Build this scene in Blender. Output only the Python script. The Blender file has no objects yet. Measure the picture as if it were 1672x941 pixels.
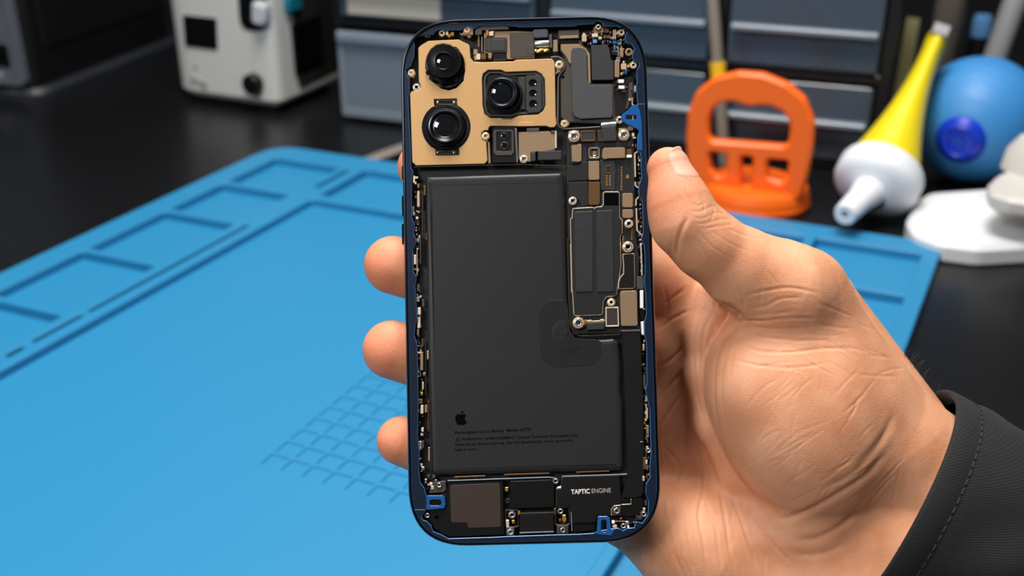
import bpy, bmesh, math, random
import numpy as np
from mathutils import Vector, Matrix
from mathutils.geometry import tessellate_polygon
random.seed(7)
SC = bpy.context.scene
COL = SC.collection
V = Vector
# ------------------------------------------------------------------ camera
FPX = 1800.0
PITCH = math.radians(26)
CH = 0.33
CAM = V((0, 0, CH))
FW = V((0, math.cos(PITCH), -math.sin(PITCH)))
UP = V((0, math.sin(PITCH), math.cos(PITCH)))
RT = V((1, 0, 0))
cd = bpy.data.cameras.new('camera')
cam = bpy.data.objects.new('camera', cd)
COL.objects.link(cam)
cam.location = CAM
cam.rotation_euler = (math.radians(90) - PITCH, 0, 0)
cd.sensor_width = 36
cd.lens = FPX / 1672 * 36
cd.clip_start = 0.01
cd.dof.use_dof = True
cd.dof.focus_distance = 0.338
cd.dof.aperture_fstop = 11.5
SC.camera = cam
SC.view_settings.view_transform = 'Standard'
SC.view_settings.look = 'None'
SC.view_settings.gamma = 1
SC.view_settings.exposure = 0.2
SC.view_settings.use_curve_mapping = False


def ray(px, py):
    return FW + RT * ((px - 836) / FPX) + UP * ((470.5 - py) / FPX)


def at(px, py, z=0.0):
    d = ray(px, py)
    return CAM + d * ((z - CH) / d.z)


def W(px, py, dep):
    return CAM + ray(px, py) * dep


# ------------------------------------------------------------------ materials
def lin(c):
    c = c / 255
    return c / 12.92 if c <= .04045 else ((c + .055) / 1.055) ** 2.4


def mat(name, rgb, rough=.5, metal=0., bump=None, spec=None, coat=0, var=None, trans=0, emit=None, ior=None):
    m = bpy.data.materials.new(name)
    m.use_nodes = True
    nt = m.node_tree
    b = nt.nodes['Principled BSDF']
    c = (lin(rgb[0]), lin(rgb[1]), lin(rgb[2]), 1)
    b.inputs['Base Color'].default_value = c
    b.inputs['Roughness'].default_value = rough
    b.inputs['Metallic'].default_value = metal
    if spec is not None:
        b.inputs['Specular IOR Level'].default_value = spec
    if ior:
        b.inputs['IOR'].default_value = ior
    b.inputs['Coat Weight'].default_value = coat
    b.inputs['Transmission Weight'].default_value = trans
    tc = nt.nodes.new('ShaderNodeTexCoord')
    if bump:
        sc, st = bump[0], bump[1]
        n = nt.nodes.new('ShaderNodeTexNoise')
        n.inputs['Scale'].default_value = sc
        n.inputs['Detail'].default_value = bump[2] if len(bump) > 2 else 3
        nt.links.new(tc.outputs['Object'], n.inputs['Vector'])
        bp = nt.nodes.new('ShaderNodeBump')
        bp.inputs['Strength'].default_value = st
        bp.inputs['Distance'].default_value = bump[3] if len(bump) > 3 else .001
        nt.links.new(n.outputs['Fac'], bp.inputs['Height'])
        nt.links.new(bp.outputs['Normal'], b.inputs['Normal'])
    if var:
        n = nt.nodes.new('ShaderNodeTexNoise')
        n.inputs['Scale'].default_value = var[0]
        n.inputs['Detail'].default_value = 4
        nt.links.new(tc.outputs['Object'], n.inputs['Vector'])
        r = nt.nodes.new('ShaderNodeValToRGB')
        k = var[1]
        r.color_ramp.elements[0].position = .3
        r.color_ramp.elements[1].position = .7
        r.color_ramp.elements[0].color = (c[0] * (1 - k), c[1] * (1 - k), c[2] * (1 - k), 1)
        r.color_ramp.elements[1].color = (min(1, c[0] * (1 + k)), min(1, c[1] * (1 + k)), min(1, c[2] * (1 + k)), 1)
        nt.links.new(n.outputs['Fac'], r.inputs['Fac'])
        nt.links.new(r.outputs['Color'], b.inputs['Base Color'])
    return m


M = {}
M['black'] = mat('black_plastic', (9, 9, 10), .42, spec=.3)
M['glossblack'] = mat('gloss_black', (8, 8, 9), .12, coat=.3)
M['floorblack'] = mat('cavity_black', (7, 7, 8), .6)
M['rim'] = mat('frame_metal', (24, 26, 32), .22, .8)
M['navy'] = mat('gasket_film', (17, 29, 47), .35, 0, spec=.35)
M['blue'] = mat('tab_film', (20, 82, 146), .3, 0, coat=.3)
M['gold'] = mat('gold_shield', (201, 157, 104), .45, .35, (9000, .12, 2, .0001), var=(2600, .06))
M['goldglint'] = mat('gold_edge_glint', (250, 225, 180), .3, .6)  # paler gold that paints the highlight along the shield's edges
M['beige'] = mat('nickel_bronze', (150, 124, 96), .45, .4, (9000, .1, 2, .0001))
M['bronze'] = mat('bronze', (112, 80, 46), .4, .5)
M['brown'] = mat('brown_sticker', (52, 38, 32), .5, 0, (8000, .08, 2, .0001))
M['grey'] = mat('graphite_cover', (62, 62, 64), .5, 0, (9000, .15, 2, .0001))
M['dgrey'] = mat('dark_cover', (40, 39, 39), .5, 0, (6000, .1, 2, .0001))
M['umber'] = mat('umber_cover', (64, 56, 49), .5, .1, (6000, .1, 2, .0001))
M['pcb'] = mat('board_black', (23, 23, 23), .45, 0, (3000, .1, 2, .0002))
M['flex'] = mat('flex_cable', (17, 15, 14), .5, spec=.25)
M['foil'] = mat('thermal_pad', (44, 45, 46), .42, .1, (200, .22, 3, .0006))
M['batt'] = mat('battery_wrap', (37, 37, 37), .42, 0, spec=.35, bump=(5000, .06, 2, .0002))
M['patch'] = mat('patch_film', (33, 33, 33), .34, 0, spec=.4)
M['ink'] = mat('black_print', (3, 3, 3), .9, spec=.05)
M['white'] = mat('white_print', (235, 232, 226), .5)
M['wgrey'] = mat('grey_print', (170, 166, 158), .5)
M['gpin'] = mat('gold_contacts', (240, 180, 80), .25, .8)
M['silver'] = mat('silver', (215, 215, 215), .22, .9)
M['steel'] = mat('screw_steel', (205, 195, 180), .25, .85)
M['tan'] = mat('screw_tan', (222, 190, 158), .35, .5)
M['cream'] = mat('cream_metal', (232, 214, 192), .35, .4)
M['lensblack'] = mat('lens_barrel', (4, 4, 5), .3, spec=.25)
M['lensring'] = mat('lens_ring', (48, 54, 64), .25, .6)
M['glass'] = mat('lens_glass', (4, 5, 10), .03, 0, coat=1)
M['ceramic'] = mat('ceramic_white', (240, 238, 232), .3)
# background
M['mat'] = mat('blue_silicone', (34, 126, 172), .5, 0, (1400, .12, 2, .0005))
M['desk'] = mat('bench_black', (15, 16, 18), .32, 0, (120, .05, 3, .001), var=(4, .25))
M['wallm'] = mat('dark_wall', (22, 22, 24), .8)
M['floorm'] = mat('floor_grey', (70, 70, 70), .7)
M['station'] = mat('station_white', (204, 204, 200), .45)
M['stationside'] = mat('station_side_grey', (190, 194, 200), .45)
M['screen'] = mat('screen_black', (5, 5, 6), .3)
M['teal'] = mat('teal_plastic', (10, 110, 130), .4)
M['psu'] = mat('instrument_black', (13, 13, 14), .4)
M['psufront'] = mat('instrument_grey', (108, 114, 124), .3, .3)
M['frame'] = mat('cabinet_black', (16, 16, 18), .4)
M['drawer'] = mat('smoky_clear_plastic', (84, 96, 110), .22, 0, trans=.35)
M['drawerclear'] = mat('frosted_clear_plastic', (128, 140, 154), .35, 0, trans=.3)
M['lip'] = mat('drawer_lip', (122, 132, 144), .3)
M['labelm'] = mat('beige_label', (190, 182, 165), .6)
M['orange'] = mat('orange_plastic', (255, 106, 8), .45)
M['yellow'] = mat('yellow_tube', (228, 206, 16), .4)
M['nozzle'] = mat('white_nozzle', (228, 230, 234), .45)
M['rubber'] = mat('blue_rubber', (56, 132, 196), .5)
M['plug'] = mat('blue_plug', (8, 50, 185), .35)
M['stand'] = mat('white_stand', (222, 222, 224), .45)
M['standgrey'] = mat('warm_grey', (198, 194, 188), .45)
M['polem'] = mat('grey_pole', (150, 150, 152), .4)
M['oliveyellow'] = mat('dull_yellow', (92, 84, 4), .6)
M['penyellow'] = mat('pen_yellow', (240, 190, 20), .5)
M['taupe'] = mat('taupe', (120, 112, 102), .5)
M['vialblue'] = mat('vial_blue', (90, 140, 190), .15)


# ------------------------------------------------------------------ object helpers
def mesh_obj(name, bm, mats, parent=None, smooth=False, mw=None):
    bmesh.ops.recalc_face_normals(bm, faces=bm.faces)
    me = bpy.data.meshes.new(name)
    bm.to_mesh(me)
    bm.free()
    for m in (mats if isinstance(mats, (list, tuple)) else [mats]):
        me.materials.append(m)
    if smooth:
        me.polygons.foreach_set('use_smooth', [True] * len(me.polygons))
        if smooth != 'all':
            me.set_sharp_from_angle(angle=math.radians(smooth if not isinstance(smooth, bool) else 38))
    o = bpy.data.objects.new(name, me)
    COL.objects.link(o)
    if parent is not None:
        o.parent = parent
    return o


def tag(o, label=None, cat=None, group=None, kind=None):
    for k, v in (('label', label), ('category', cat), ('group', group), ('kind', kind)):
        if v:
            o[k] = v
    return o


def empty(name, loc=(0, 0, 0), rz=0., mw=None):
    o = bpy.data.objects.new(name, None)
    o.empty_display_size = .02
    COL.objects.link(o)
    if mw is not None:
        o.matrix_world = mw
    else:
        o.location = loc
        o.rotation_euler = (0, 0, rz)
    return o


def rpoly(pts, r, n=4):
    """round the corners of a polygon"""
    out = []
    N = len(pts)
    for i in range(N):
        p = V(pts[i][:2])
        a = V(pts[i - 1][:2])
        b = V(pts[(i + 1) % N][:2])
        rr = pts[i][2] if len(pts[i]) > 2 else r
        da, db = a - p, b - p
        la, lb = da.length, db.length
        if rr <= 0 or la < 1e-9 or lb < 1e-9:
            out.append((p.x, p.y))
            continue
        cosv = max(-1, min(1, da.dot(db) / (la * lb)))
        ang = math.acos(cosv)
        if ang > 3.0:
            out.append((p.x, p.y))
            continue
        t = min(rr / math.tan(ang / 2), la * .48, lb * .48)
        p0 = p + da * (t / la)
        p1 = p + db * (t / lb)
        for k in range(n + 1):
            s = k / n
            q = p0 * (1 - s) ** 2 + p * 2 * s * (1 - s) + p1 * s * s
            out.append((q.x, q.y))
    return out


def rect(x0, y0, x1, y1):
    return [(x0, y0), (x1, y0), (x1, y1), (x0, y1)]


def circ(cx, cy, r, n=24, ry=None):
    ry = ry or r
    return [(cx + r * math.cos(2 * math.pi * k / n), cy + ry * math.sin(2 * math.pi * k / n)) for k in range(n)]


def area2(l):
    return sum(l[i - 1][0] * l[i][1] - l[i][0] * l[i - 1][1] for i in range(len(l)))


def inset(loop, d):
    """offset to the left of the travel direction (inwards for CCW)"""
    n = len(loop)
    out = []
    for i in range(n):
        p, a, b = V(loop[i]), V(loop[i - 1]), V(loop[(i + 1) % n])
        e0, e1 = p - a, b - p
        if e0.length < 1e-12 or e1.length < 1e-12:
            e0 = e1 = (e0 if e0.length > e1.length else e1)
        e0, e1 = e0.normalized(), e1.normalized()
        n0, n1 = V((-e0.y, e0.x)), V((-e1.y, e1.x))
        m = n0 + n1
        k = m.length_squared
        if k < .2:
            m = n0
            q = p + m * d
        else:
            q = p + m * (2 * d / k)
        out.append((q.x, q.y))
    return out


def slab_bm(bm, loops, h0, h1, ch=0., f=None, mi=(0, 0), bottom=True, chb=0.):
    """extrude a polygon with holes; loops in 2D metres; f(a,b,h)->xyz"""
    f = f or (lambda a, b, h: (a, b, h))
    fix = []
    for i, l in enumerate(loops):
        l = [tuple(q[:2]) for q in l]
        # drop doubles
        l = [q for j, q in enumerate(l) if (V(q) - V(l[j - 1])).length > 1e-7]
        a = area2(l)
        if (i == 0) != (a > 0):
            l = l[::-1]
        fix.append(l)
    tops = []
    bots = []
    for l in fix:
        levels = []
        if chb > 0:
            levels.append((inset(l, chb), h0))
            levels.append((l, h0 + chb))
        else:
            levels.append((l, h0))
        if ch > 0:
            levels.append((l, h1 - ch))
            levels.append((inset(l, ch), h1))
        else:
            levels.append((l, h1))
        vs = [[bm.verts.new(f(q[0], q[1], h)) for q in ll] for ll, h in levels]
        for k in range(len(vs) - 1):
            A, B = vs[k], vs[k + 1]
            for j in range(len(A)):
                fc = bm.faces.new((A[j - 1], A[j], B[j], B[j - 1]))
                fc.material_index = mi[1]
        tops.append((vs[-1], levels[-1][0]))
        bots.append((vs[0], levels[0][0]))
    for grp, on in ((tops, True), (bots, bottom)):
        if not on:
            continue
        flat = [v for vs, _ in grp for v in vs]
        tri = tessellate_polygon([[V((q[0], q[1], 0)) for q in ll] for _, ll in grp])
        for t in tri:
            try:
                fc = bm.faces.new([flat[j] for j in t])
                fc.material_index = mi[0]
            except ValueError:
                pass


def tube_bm(bm, pts, rads, n=12, caps=True):
    pts = [V(p) for p in pts]
    rings = []
    for i, p in enumerate(pts):
        t = (pts[min(i + 1, len(pts) - 1)] - pts[max(i - 1, 0)]).normalized()
        u = t.orthogonal().normalized() if i == 0 else (u - t * u.dot(t)).normalized()
        w = t.cross(u)
        r = rads[i] if isinstance(rads, (list, tuple)) else rads
        rings.append([bm.verts.new(p + (u * math.cos(2 * math.pi * k / n) + w * math.sin(2 * math.pi * k / n)) * r) for k in range(n)])
    for A, B in zip(rings, rings[1:]):
        for k in range(n):
            bm.faces.new((A[k - 1], A[k], B[k], B[k - 1]))
    if caps:
        bm.faces.new(rings[0][::-1])
        bm.faces.new(rings[-1])


def lathe_bm(bm, prof, n=32, f=None, mi=None):
    """prof: list of (r, h); f(a,b,h)"""
    f = f or (lambda a, b, h: (a, b, h))
    rings = []
    for r, h in prof:
        if r < 1e-9:
            rings.append([bm.verts.new(f(0, 0, h))])
        else:
            rings.append([bm.verts.new(f(r * math.cos(2 * math.pi * k / n), r * math.sin(2 * math.pi * k / n), h)) for k in range(n)])
    for i, (A, B) in enumerate(zip(rings, rings[1:])):
        for k in range(n):
            if len(A) == 1 and len(B) == 1:
                continue
            if len(A) == 1:
                fc = bm.faces.new((A[0], B[k], B[k - 1]))
            elif len(B) == 1:
                fc = bm.faces.new((A[k - 1], A[k], B[0]))
            else:
                fc = bm.faces.new((A[k - 1], A[k], B[k], B[k - 1]))
            if mi:
                fc.material_index = mi[i]


HSTEP, HSUB = .0016, 2
SKA, SKB, SKP = (212, 145, 106), (234, 173, 136), (230, 136, 102)
# =================================================================== SETTING
bm = bmesh.new()
slab_bm(bm, [rect(-3, -1.5, 3, 1.9)], -.80, -.76)
tag(mesh_obj('floor', bm, M['floorm']), kind='structure')
bm = bmesh.new()
slab_bm(bm, [rect(-3, 1.86, 3, 1.9)], -.76, 2.2)
tag(mesh_obj('wall_back', bm, M['wallm']), kind='structure')
bench = tag(empty('workbench', (0, .9, -.76)), 'matt black workbench top carrying the blue mat and all the tools', 'workbench')
bm = bmesh.new()
slab_bm(bm, [rpoly(rect(-1.6, -.75, 1.6, .95), .02)], .73, .76, .002)
mesh_obj('bench_top', bm, M['desk'], bench)
for sx in (-1.5, 1.5):
    for sy in (-.68, .88):
        bm = bmesh.new()
        slab_bm(bm, [rect(sx - .03, sy - .03, sx + .03, sy + .03)], 0, .73)
        mesh_obj('leg', bm, M['frame'], bench)

# =================================================================== MAT
aa, bb = math.radians(-23), math.radians(-116.5)
E1, E2 = V((math.cos(aa), math.sin(aa))), V((math.cos(bb), math.sin(bb)))
MO = V((-.21439, .94759))


def muv(u, v):
    q = MO + E1 * u + E2 * v
    return (q.x, q.y)


def mrect(u0, v0, u1, v1, r):
    return [muv(*q) for q in rpoly(rect(u0, v0, u1, v1), r, 3)]


matroot = None
bm = bmesh.new()
outer = [muv(*q) for q in rpoly([(-.005, -.0095, .03), (.569, -.0095, .012), (.569, .60, .02), (-.005, .60, .02)], .02, 6)]
holes = []
vs = [.021, .086, .0925, .155, .161, .2395, .2455, .3235, .3295, .405, .411, .48, .486, .575]
for k in range(0, len(vs), 2):
    holes.append(mrect(.0175, vs[k], .083, vs[k + 1], .003))
holes += [mrect(.0912, .158, .0952, .318, .0005), mrect(.0912, .323, .0952, .363, .0005),
          mrect(.0912, .370, .0957, .383, .0005), mrect(.0912, .3895, .0957, .402, .0005), mrect(.0912, .41, .0957, .44, .0005),
          mrect(.0895, .022, .0945, .070, .0005)]
# back row
bu = [.105, .19, .196, .285, .291, .38, .386, .476]
for k in range(0, 8, 2):
    holes.append(mrect(bu[k], .0165, bu[k + 1], .0835, .003))
# right column
for a, b in ((.0150, .0850), (.0910, .168), (.174, .26), (.266, .36), (.366, .46), (.466, .575)):
    holes.append(mrect(.4835, a, .5575, b, .003))
holes.append(mrect(.1045, .0935, .4765, .575, .004))
slab_bm(bm, [outer] + holes, .0012, .0080, .0007)
slab_bm(bm, [[muv(*q) for q in rpoly([(-.0045, -.009, .03), (.5685, -.009, .012), (.5685, .5995, .02), (-.0045, .5995, .02)], .02, 6)]], 0, .0013)
# grid of shallow cells on the working field
cells = []
for i in range(11):
    for j in range(9):
        u0 = .2915 + .01275 * i
        v1 = .4098 - .0127 * j + .0005 * i
        cells.append(mrect(u0, v1 - .0103, u0 + .0108, v1, .0012))
field = mrect(.1041, .0931, .4769, .5754, .004)
slab_bm(bm, [field] + cells, .0012, .0021, .0002)
tag(mesh_obj('repair_mat', bm, M['mat']), 'large blue silicone work mat with trays lying on the black bench', 'mat')


# ------------------------------------------------------------------ upright-plane helper
class Face:
    """a vertical plane through two points of the bench"""

    def __init__(s, P0, P1):
        s.P0 = V((P0[0], P0[1], 0))
        e = V((P1[0] - P0[0], P1[1] - P0[1], 0))
        s.L = e.length
        s.ex = e.normalized()
        s.n = V((s.ex.y, -s.ex.x, 0))
        s.rz = math.atan2(s.ex.y, s.ex.x)

    def pt(s, px, py):
        d = ray(px, py)
        t = (s.P0 - CAM).dot(s.n) / d.dot(s.n)
        q = CAM + d * t - s.P0
        return (q.dot(s.ex), q.z)

    def pts(s, l):
        return [s.pt(*q[:2]) + tuple(q[2:]) for q in l]


UPF = lambda a, b, h: (a, -h, b)

# =================================================================== WHITE STATION
wf = Face((-.35, 1.124), (-.238, 1.074))
st = tag(empty('soldering_station', wf.P0, wf.rz), 'white bench station with black square screen and round black knob', 'soldering station')
WD, DP, HT = .135, .118, .30
bm = bmesh.new()
slab_bm(bm, [rpoly([(-.006, 0, .03), (.128, 0, .012), (.131, DP, .01), (0, DP, .01)], .012, 6)], .008, HT, .008, chb=.006)
mesh_obj('housing', bm, M['station'], st, 30)
bm = bmesh.new()
slab_bm(bm, [rpoly([(.005, .008), (.118, .006), (.12, DP - .008), (.005, DP - .008)], .012)], 0, .0085)
mesh_obj('foot', bm, M['black'], st)
bm = bmesh.new()
slab_bm(bm, [rpoly([(.0195, .0595), (.060, .0595), (.063, .0915), (.0215, .0915)], .003)], -.002, .0012, .0005, UPF)
mesh_obj('screen', bm, M['screen'], st)
bm = bmesh.new()
slab_bm(bm, [rpoly([(.0905, .083, .012), (.122, .083, .012), (.127, .15), (.094, .15)], .006)], -.002, .0012, .0005, UPF)
h = mesh_obj('holder_slot', bm, M['screen'], st)
bm = bmesh.new()
slab_bm(bm, [rpoly([(.110, .092), (.126, .09), (.129, .112), (.113, .115)], .006)], .0005, .010, .003, UPF)
mesh_obj('holder_clip', bm, M['stationside'], h, 30)
bm = bmesh.new()
lathe_bm(bm, [(.0105, -.002), (.0105, .008), (.009, .010), (0, .010)], 24, lambda a, b, h: (.1015 + a, -h, .0305 + b))
mesh_obj('knob', bm, M['black'], st, 30)
for (a, b, r) in ((.024, .0255, .0035), (.0305, .024, .0025), (.037, .0215, .004), (.029, .040, .002)):
    bm = bmesh.new()
    lathe_bm(bm, [(r, -.002), (r, .0012), (0, .0012)], 16, lambda x, y, h: (a + x, -h, b + y))
    mesh_obj('button', bm, M['polem'], st)
bm = bmesh.new()
slab_bm(bm, [rpoly(rect(.034, .020, .117, .285), .006)], -.004, .0014, .0006, lambda a, b, h: (.1295 + h, a, b))
mesh_obj('side_panel', bm, mat('station_side_dark', (38, 36, 33), .5), st)
bm = bmesh.new()
slab_bm(bm, [rect(.05, .05, .10, .10)], -.001, .0024, .0003, lambda a, b, h: (.1295 + h, a - .02, b - .015))
mesh_obj('side_vent', bm, M['screen'], st)
bm = bmesh.new()
slab_bm(bm, [rpoly(rect(.042, .100, .066, .116), .004)], -.001, .0055, .002, lambda a, b, h: (.1295 + h, a - .02, b - .002))
mesh_obj('side_switch', bm, M['teal'], st)

# =================================================================== BLACK INSTRUMENT
pf = Face((-.495 - .25 * .952, 1.117 + .25 * .306), (-.495, 1.117))
ps = tag(empty('bench_power_supply', pf.P0, pf.rz), 'tall black bench instrument with grey front panel at the far left', 'power supply')
bm = bmesh.new()
slab_bm(bm, [rpoly([(.0, .006), (.246, .006), (.246, .255), (.0, .255)], .012)], .012, .36, .006)
mesh_obj('case', bm, M['psu'], ps, 30)
bm = bmesh.new()
slab_bm(bm, [rpoly([(-.004, -.004), (.256, -.004, .03), (.256, .262), (-.004, .262)], .012, 6)], 0, .0125, .005)
mesh_obj('base', bm, mat('instrument_base', (34, 37, 44), .4), ps, 30)
bm = bmesh.new()
slab_bm(bm, [rpoly(rect(.012, .016, .24, .34), .008)], -.008, .002, .001, UPF)
fp = mesh_obj('front_panel', bm, M['psufront'], ps)
bm = bmesh.new()
slab_bm(bm, [rpoly(rect(.16, .036, .228, .060), .003)], .001, .004, .001, UPF)
mesh_obj('slot', bm, M['screen'], ps)
for a, b, r in ((.208, .074, .0075), (.205, .022, .008), (.222, .105, .006), (.214, .135, .010)):
    bm = bmesh.new()
    lathe_bm(bm, [(r, 0), (r, .010), (r * .8, .013), (0, .013)], 20, lambda x, y, h: (a + x, -h, b + y))
    mesh_obj('knob', bm, M['silver'] if b < .08 else M['psu'], ps, 30)  # the silver ones stand in for highlight spots on the panel
bm = bmesh.new()
slab_bm(bm, [rpoly(rect(.03, .05, .23, .30), .01)], -.002, .0015, .001, lambda a, b, h: (.246 + h, a, b))
mesh_obj('side_panel', bm, M['frame'], ps)

# =================================================================== DRAWER CABINET
cf = Face((-.167, 1.07), (.315, .901))
cb = tag(empty('drawer_cabinet', cf.P0, cf.rz), 'black organiser cabinet with smoky clear drawers behind the phone', 'drawer cabinet')
CHH = .24
bm = bmesh.new()
open_ = [(.002, .0035, .201, .0905), (.002, .100, .201, .160), (.002, .17, .201, .23),
         (.213, .0095, .359, .0765), (.213, .086, .359, .153), (.213, .163, .359, .23),
         (.373, .0085, .5005, .0765), (.373, .086, .5005, .153), (.373, .163, .5005, .23)]
slab_bm(bm, [rpoly(rect(-.006, .0005, .5125, CHH), .003)] + [rect(*q) for q in open_], -.105, 0, .0015, UPF)
slab_bm(bm, [rect(-.005, .001, .512, CHH - .001)], -.11, -.1051, 0, UPF)
mesh_obj('shell', bm, M['frame'], cb)
for i, (a0, b0, a1, b1) in enumerate(open_):
    big = i < 3
    d = empty('drawer', (0, 0, 0))
    bpy.data.objects.remove(d)
    bm = bmesh.new()
    g = .0015
    # tray: front panel, floor and sides
    out = .012 if i == 0 else 0.003
    slab_bm(bm, [rpoly(rect(a0 + g, b0 + g, a1 - g, b1 - g), .003)], out - .0025, out, .0008, UPF)
    slab_bm(bm, [rect(a0 + g, b0 + g, a1 - g, b0 + g + .002)], -.10, out - .0025, 0, UPF)
    for s0, s1 in ((a0 + g, a0 + g + .002), (a1 - g - .002, a1 - g)):
        slab_bm(bm, [rect(s0, b0 + g + .002, s1, b1 - .008)], -.10, out - .0025, 0, UPF)
    dr = mesh_obj('drawer', bm, M['drawerclear'] if i == 0 else M['drawer'], cb)
    bm = bmesh.new()
    if i == 0:
        slab_bm(bm, [rpoly(rect(a0 + g, b1 - .012, a1 - g, b1 - g), .002)], out - .002, out + .005, .002, UPF)
    else:
        zc = b0 + (b1 - b0) * .50
        slab_bm(bm, [rpoly(rect(a0 + .004, zc - .002, a1 - .004, zc + .003), .001)], out - .001, out + .009, .001, UPF)
    mesh_obj('lip', bm, M['lip'], dr)
    if i == 0:
        bm = bmesh.new()
        slab_bm(bm, [rpoly(rect(a0 + g, b0 + g, a1 - g, b1 - .011), .003), rpoly(rect(a0 + g + .006, b0 + g + .008, a1 - g - .006, b1 - .014), .003)], out - .001, out + .0015, .0005, UPF)
        mesh_obj('front_rim', bm, M['lip'], dr)
    if i == 1:
        bm = bmesh.new()
        slab_bm(bm, [rect(.012, .104, .108, .135)], out, out + .0012, .0002, UPF)
        lb = mesh_obj('label_card', bm, M['labelm'], dr)
    if i in (6, 7):
        bm = bmesh.new()
        slab_bm(bm, [rpoly([(a1 - .03, b0 + .01), (a1 - .006, b0 + .006), (a1 - .006, b1 - .012), (a1 - .045, b1 - .012)], .002)], -.03, -.004, .001, UPF)
        mesh_obj('divider_card', bm, M['taupe'], dr)

# pen standing in front of the divider
pb, pt_ = at(1186, 236), None
bm = bmesh.new()
A = cf.P0 + cf.ex * .385 + cf.n * .028
B = cf.P0 + cf.ex * .356 + cf.n * .009 + V((0, 0, .165))
tube_bm(bm, [A, A + (B - A) * .02, A + (B - A) * .98, B], [.002, .0052, .0052, .004], 14)
pen = mesh_obj('pen', bm, M['taupe'], None, 30)
tag(pen, 'slim grey pen with yellow band leaning on the cabinet divider', 'pen')
bm = bmesh.new()
tube_bm(bm, [A + (B - A) * .42, A + (B - A) * .55], .0066, 14)
mesh_obj('band', bm, M['penyellow'], pen, 30)
# yellow ruler leaning on the side of the cabinet
A = at(1458, 228)
bm = bmesh.new()
B = W(1492, 30, 1.07)
ax = (B - A).normalized()
sd = V((.80, -.5, 0)).normalized()
nn = ax.cross(sd).normalized()
for k in (0,):
    c8 = [A + sd * (x * .006) + ax * y + nn * z for x in (-1, 1) for y in (0, (B - A).length) for z in (-.0012, .0012)]
    vv = [bm.verts.new(c) for c in c8]
    for q in ((0, 1, 3, 2), (4, 6, 7, 5), (0, 4, 5, 1), (2, 3, 7, 6), (0, 2, 6, 4), (1, 5, 7, 3)):
        bm.faces.new([vv[j] for j in q])
tag(mesh_obj('ruler', bm, M['oliveyellow']), 'dull yellow ruler leaning beside the right end of the cabinet', 'ruler')

# =================================================================== ORANGE SUCTION HANDLE
tf = Face((.135, .84), (.215, .807))
sh = tag(empty('suction_handle', tf.P0, tf.rz), 'orange plastic suction cup lifter standing upright on the bench', 'suction cup')
T = tf.pts
bm = bmesh.new()
outl = T([(1135, 318), (1124, 280), (1120, 230), (1123, 185), (1137, 150), (1165, 127), (1205, 118), (1245, 121), (1285, 137), (1315, 162), (1329, 200), (1327, 240), (1318, 290), (1306, 330), (1220, 338)])
h1 = T([(1157, 229), (1158, 195), (1165, 176), (1180, 166), (1198, 165), (1212, 170), (1226, 174), (1240, 171), (1258, 172), (1276, 180), (1289, 196), (1290, 215), (1287, 239)])
h2 = T([(1157, 247), (1187, 250), (1186, 284), (1172, 288), (1160, 274)])
h3 = T([(1210, 254), (1229, 256), (1227, 312), (1210, 311)])
h4 = T([(1253, 259), (1288, 262), (1285, 288), (1277, 297), (1253, 289)])
slab_bm(bm, [rpoly(outl, .012, 4), rpoly(h1, .006, 3), rpoly(h2, .003), rpoly(h3, .002), rpoly(h4, .003)], -.009, .002, .0022, UPF, chb=.0022)
mesh_obj('handle', bm, M['orange'], sh, 34)
bm = bmesh.new()
rimo = T([(1172, 142), (1205, 133), (1243, 136), (1280, 152), (1300, 175), (1306, 205), (1302, 240), (1292, 280), (1270, 312), (1222, 318), (1170, 305), (1150, 280), (1143, 240), (1145, 195), (1152, 165)])
rimi = T([(1176, 155), (1205, 147), (1240, 150), (1272, 163), (1290, 182), (1296, 208), (1292, 240), (1284, 272), (1264, 298), (1222, 304), (1174, 292), (1158, 272), (1152, 240), (1154, 196), (1160, 172)])
bm.free()
ctr = tf.pt(1222, 340)[0]
bm = bmesh.new()
F0 = lambda a, b, h: (ctr + a * 1.08, b + .020, h)
lathe_bm(bm, [(.040, 0), (.0415, .004), (.040, .010), (.0405, .0105), (.0385, .0165), (.033, .019), (0, .019)], 48, F0)
mesh_obj('suction_cup', bm, M['orange'], sh, 34)
# =================================================================== YELLOW TUBE
C0 = W(1432, 298, .848)
T1 = W(1531, 62, .90)
ax = (T1 - C0).normalized()
L = (T1 - C0).length
view = (C0 - CAM).normalized()
wd = (view - ax * view.dot(ax)).normalized()     # flat tail seen on edge
th = ax.cross(wd)
tb = tag(empty('glue_tube', (C0.x, C0.y, 0)), 'yellow squeeze tube with white nozzle leaning beside the blue bulb', 'tube')


def rel(o):
    loc = o.location.copy()
    return lambda p: V(p) - loc


rr = rel(tb)
bm = bmesh.new()
rings = []
for k in range(15):
    s = k / 14
    w_ = .0318 * (1 - s) ** 1.6 + .020 * s
    t_ = .0318 * (1 - s) ** 1.8 + .0085 * s
    c = C0 + ax * (.004 + s * (L - .01))
    rings.append([bm.verts.new(rr(c + wd * (w_ * math.cos(a)) + th * (t_ * math.sin(a)))) for a in [2 * math.pi * j / 40 for j in range(40)]])
for a_, b_ in zip(rings, rings[1:]):
    for j in range(40):
        bm.faces.new((a_[j - 1], a_[j], b_[j], b_[j - 1]))
bm.faces.new(rings[0])
bm.faces.new(rings[-1])
mesh_obj('tube_body', bm, M['yellow'], tb, 40)
bm = bmesh.new()
c8 = [rr(C0 + ax * (L - .013 + y) + wd * (.021 * x) + th * (z * .006)) for x in (-1, 1) for y in (0, .010) for z in (-1, 1)]
vv = [bm.verts.new(c) for c in c8]
for q in ((0, 1, 3, 2), (4, 6, 7, 5), (0, 4, 5, 1), (2, 3, 7, 6), (0, 2, 6, 4), (1, 5, 7, 3)):
    bm.faces.new([vv[j] for j in q])
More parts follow.
